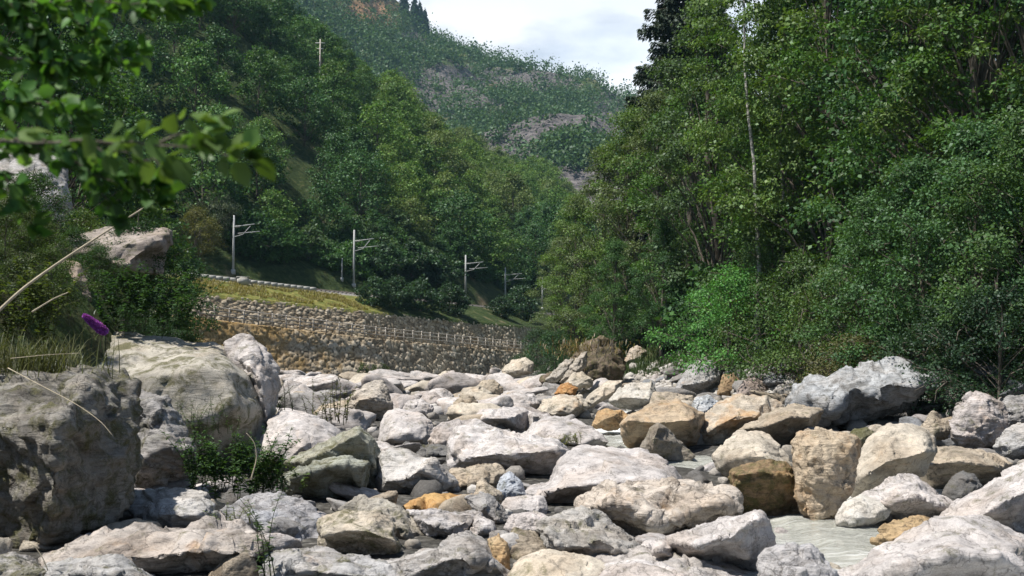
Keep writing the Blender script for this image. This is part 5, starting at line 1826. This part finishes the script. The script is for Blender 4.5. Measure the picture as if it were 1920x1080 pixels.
def hanging_branch(name, label, twigs, col, seed, size=0.062, dens=26):
    r = np.random.default_rng(seed)
    b0 = on_px(*twigs[0][0])
    e = empty(name, tuple(b0))
    mt, ml = MB(), MB()
    for tw in twigs:
        pa = np.array([on_px(*q) for q in tw]) - b0
        tt = np.linspace(0, 1, 14)
        ts = np.linspace(0, 1, len(pa))
        sm = np.stack([np.interp(tt, ts, pa[:, c]) for c in range(3)], 1)
        sm[1:-1] += r.normal(0, 0.006, (12, 3))
        mt.tube(sm, np.linspace(0.0036, 0.0012, 14), 5, cap=False)
        ln = np.linalg.norm(np.diff(sm, axis=0), axis=1).sum()
        n = int(dens * ln * 1.6) + 3
        u = r.uniform(0.05, 1, n)
        p = np.stack([np.interp(u, tt, sm[:, c]) for c in range(3)], 1)
        fwd = (sm[-1] - sm[0]) / (np.linalg.norm(sm[-1] - sm[0]) + 1e-9)
        d = fwd * 0.6 + rand_unit(r, n) * 0.9 + np.array([0, 0, -0.25])
        p = p + rand_unit(r, n) * 0.025
        add_leaves(ml, p, d, rand_unit(r, n) * 0.8 + np.array([0, -0.35, 0.5]), size * r.uniform(0.6, 1.2, n), True, 1.15)
        # leaf cluster at the twig's end
        k = 5
        dd = fwd + rand_unit(r, k) * 0.8 + np.array([0, 0, 0.15])
        add_leaves(ml, np.repeat(sm[-1:], k, 0), dd, rand_unit(r, k) * 0.6 + np.array([0, -0.6, 0.5]), size * r.uniform(0.9, 1.2, k), True, 1.15)
    mt.build("twig", M_BARK, e)
    ml.build("foliage", M_NEAR, e).color = (*col, 1)
    tag(e, label, "branch")
    return e


hanging_branch("leafy_branch", "blurred leafy twig reaching farthest right with light green tip leaves", [
    [(-60, 262, 2.2), (120, 264, 2.15), (280, 266, 2.1), (380, 280, 2.05), (465, 300, 2.0)],
    [(300, 268, 2.1), (350, 245, 2.08), (388, 232, 2.05)],
    [(150, 265, 2.15), (230, 290, 2.2), (300, 310, 2.2)]], (0.11, 0.185, 0.045), 51, 0.052, 34)
hanging_branch("leafy_branch", "blurred dark leafy branch hanging from the top left corner", [
    [(-80, 20, 2.6), (60, 10, 2.6), (200, 5, 2.55), (330, 10, 2.5)],
    [(-60, 90, 2.7), (60, 110, 2.6), (170, 110, 2.6), (260, 95, 2.6)],
    [(20, 0, 2.6), (70, 60, 2.6), (110, 150, 2.6)], [(120, 0, 2.7), (170, 60, 2.7), (190, 130, 2.7)], [(-40, 160, 2.5), (60, 190, 2.5), (160, 210, 2.45)], [(240, -20, 2.6), (300, 10, 2.6), (370, 5, 2.6)]],
    (0.075, 0.165, 0.03), 52, 0.044, 150)
hanging_branch("leafy_branch", "lower dark leafy branch drooping before the pale cliff-like rock", [
    [(-80, 290, 2.6), (0, 320, 2.6), (40, 360, 2.6), (60, 420, 2.6)],
    [(-80, 300, 2.6), (20, 262, 2.45), (100, 268, 2.4), (170, 320, 2.4), (230, 350, 2.4), (290, 345, 2.4)],
    [(-80, 300, 2.6), (40, 255, 2.5), (140, 290, 2.5), (190, 370, 2.5), (210, 410, 2.5)], [(-80, 292, 2.6), (-60, 330, 2.5), (0, 340, 2.5), (20, 380, 2.5)], [(-80, 290, 2.6), (50, 265, 2.5), (180, 280, 2.4), (250, 330, 2.4), (300, 380, 2.4)]],
    (0.06, 0.135, 0.026), 53, 0.044, 64)

# ------------------------------------------------------------------ air
hz = MB()
hz.box((60, 560, 150), (1500, 1640, 420))
m = bpy.data.materials.new("valley_haze")
m.use_nodes = True
n_ = m.node_tree
n_.nodes.clear()
vo = n_.nodes.new("ShaderNodeVolumePrincipled")
vo.inputs["Color"].default_value = (0.45, 0.78, 1.0, 1)
vo.inputs["Density"].default_value = 0.00010
mo = n_.nodes.new("ShaderNodeOutputMaterial")
n_.links.new(vo.outputs[0], mo.inputs["Volume"])
USE_HAZE = True
if USE_HAZE:
    ho = hz.build("haze", m, smooth=False)
    tag(ho, "thin bluish air of the valley", "haze", kind='stuff')
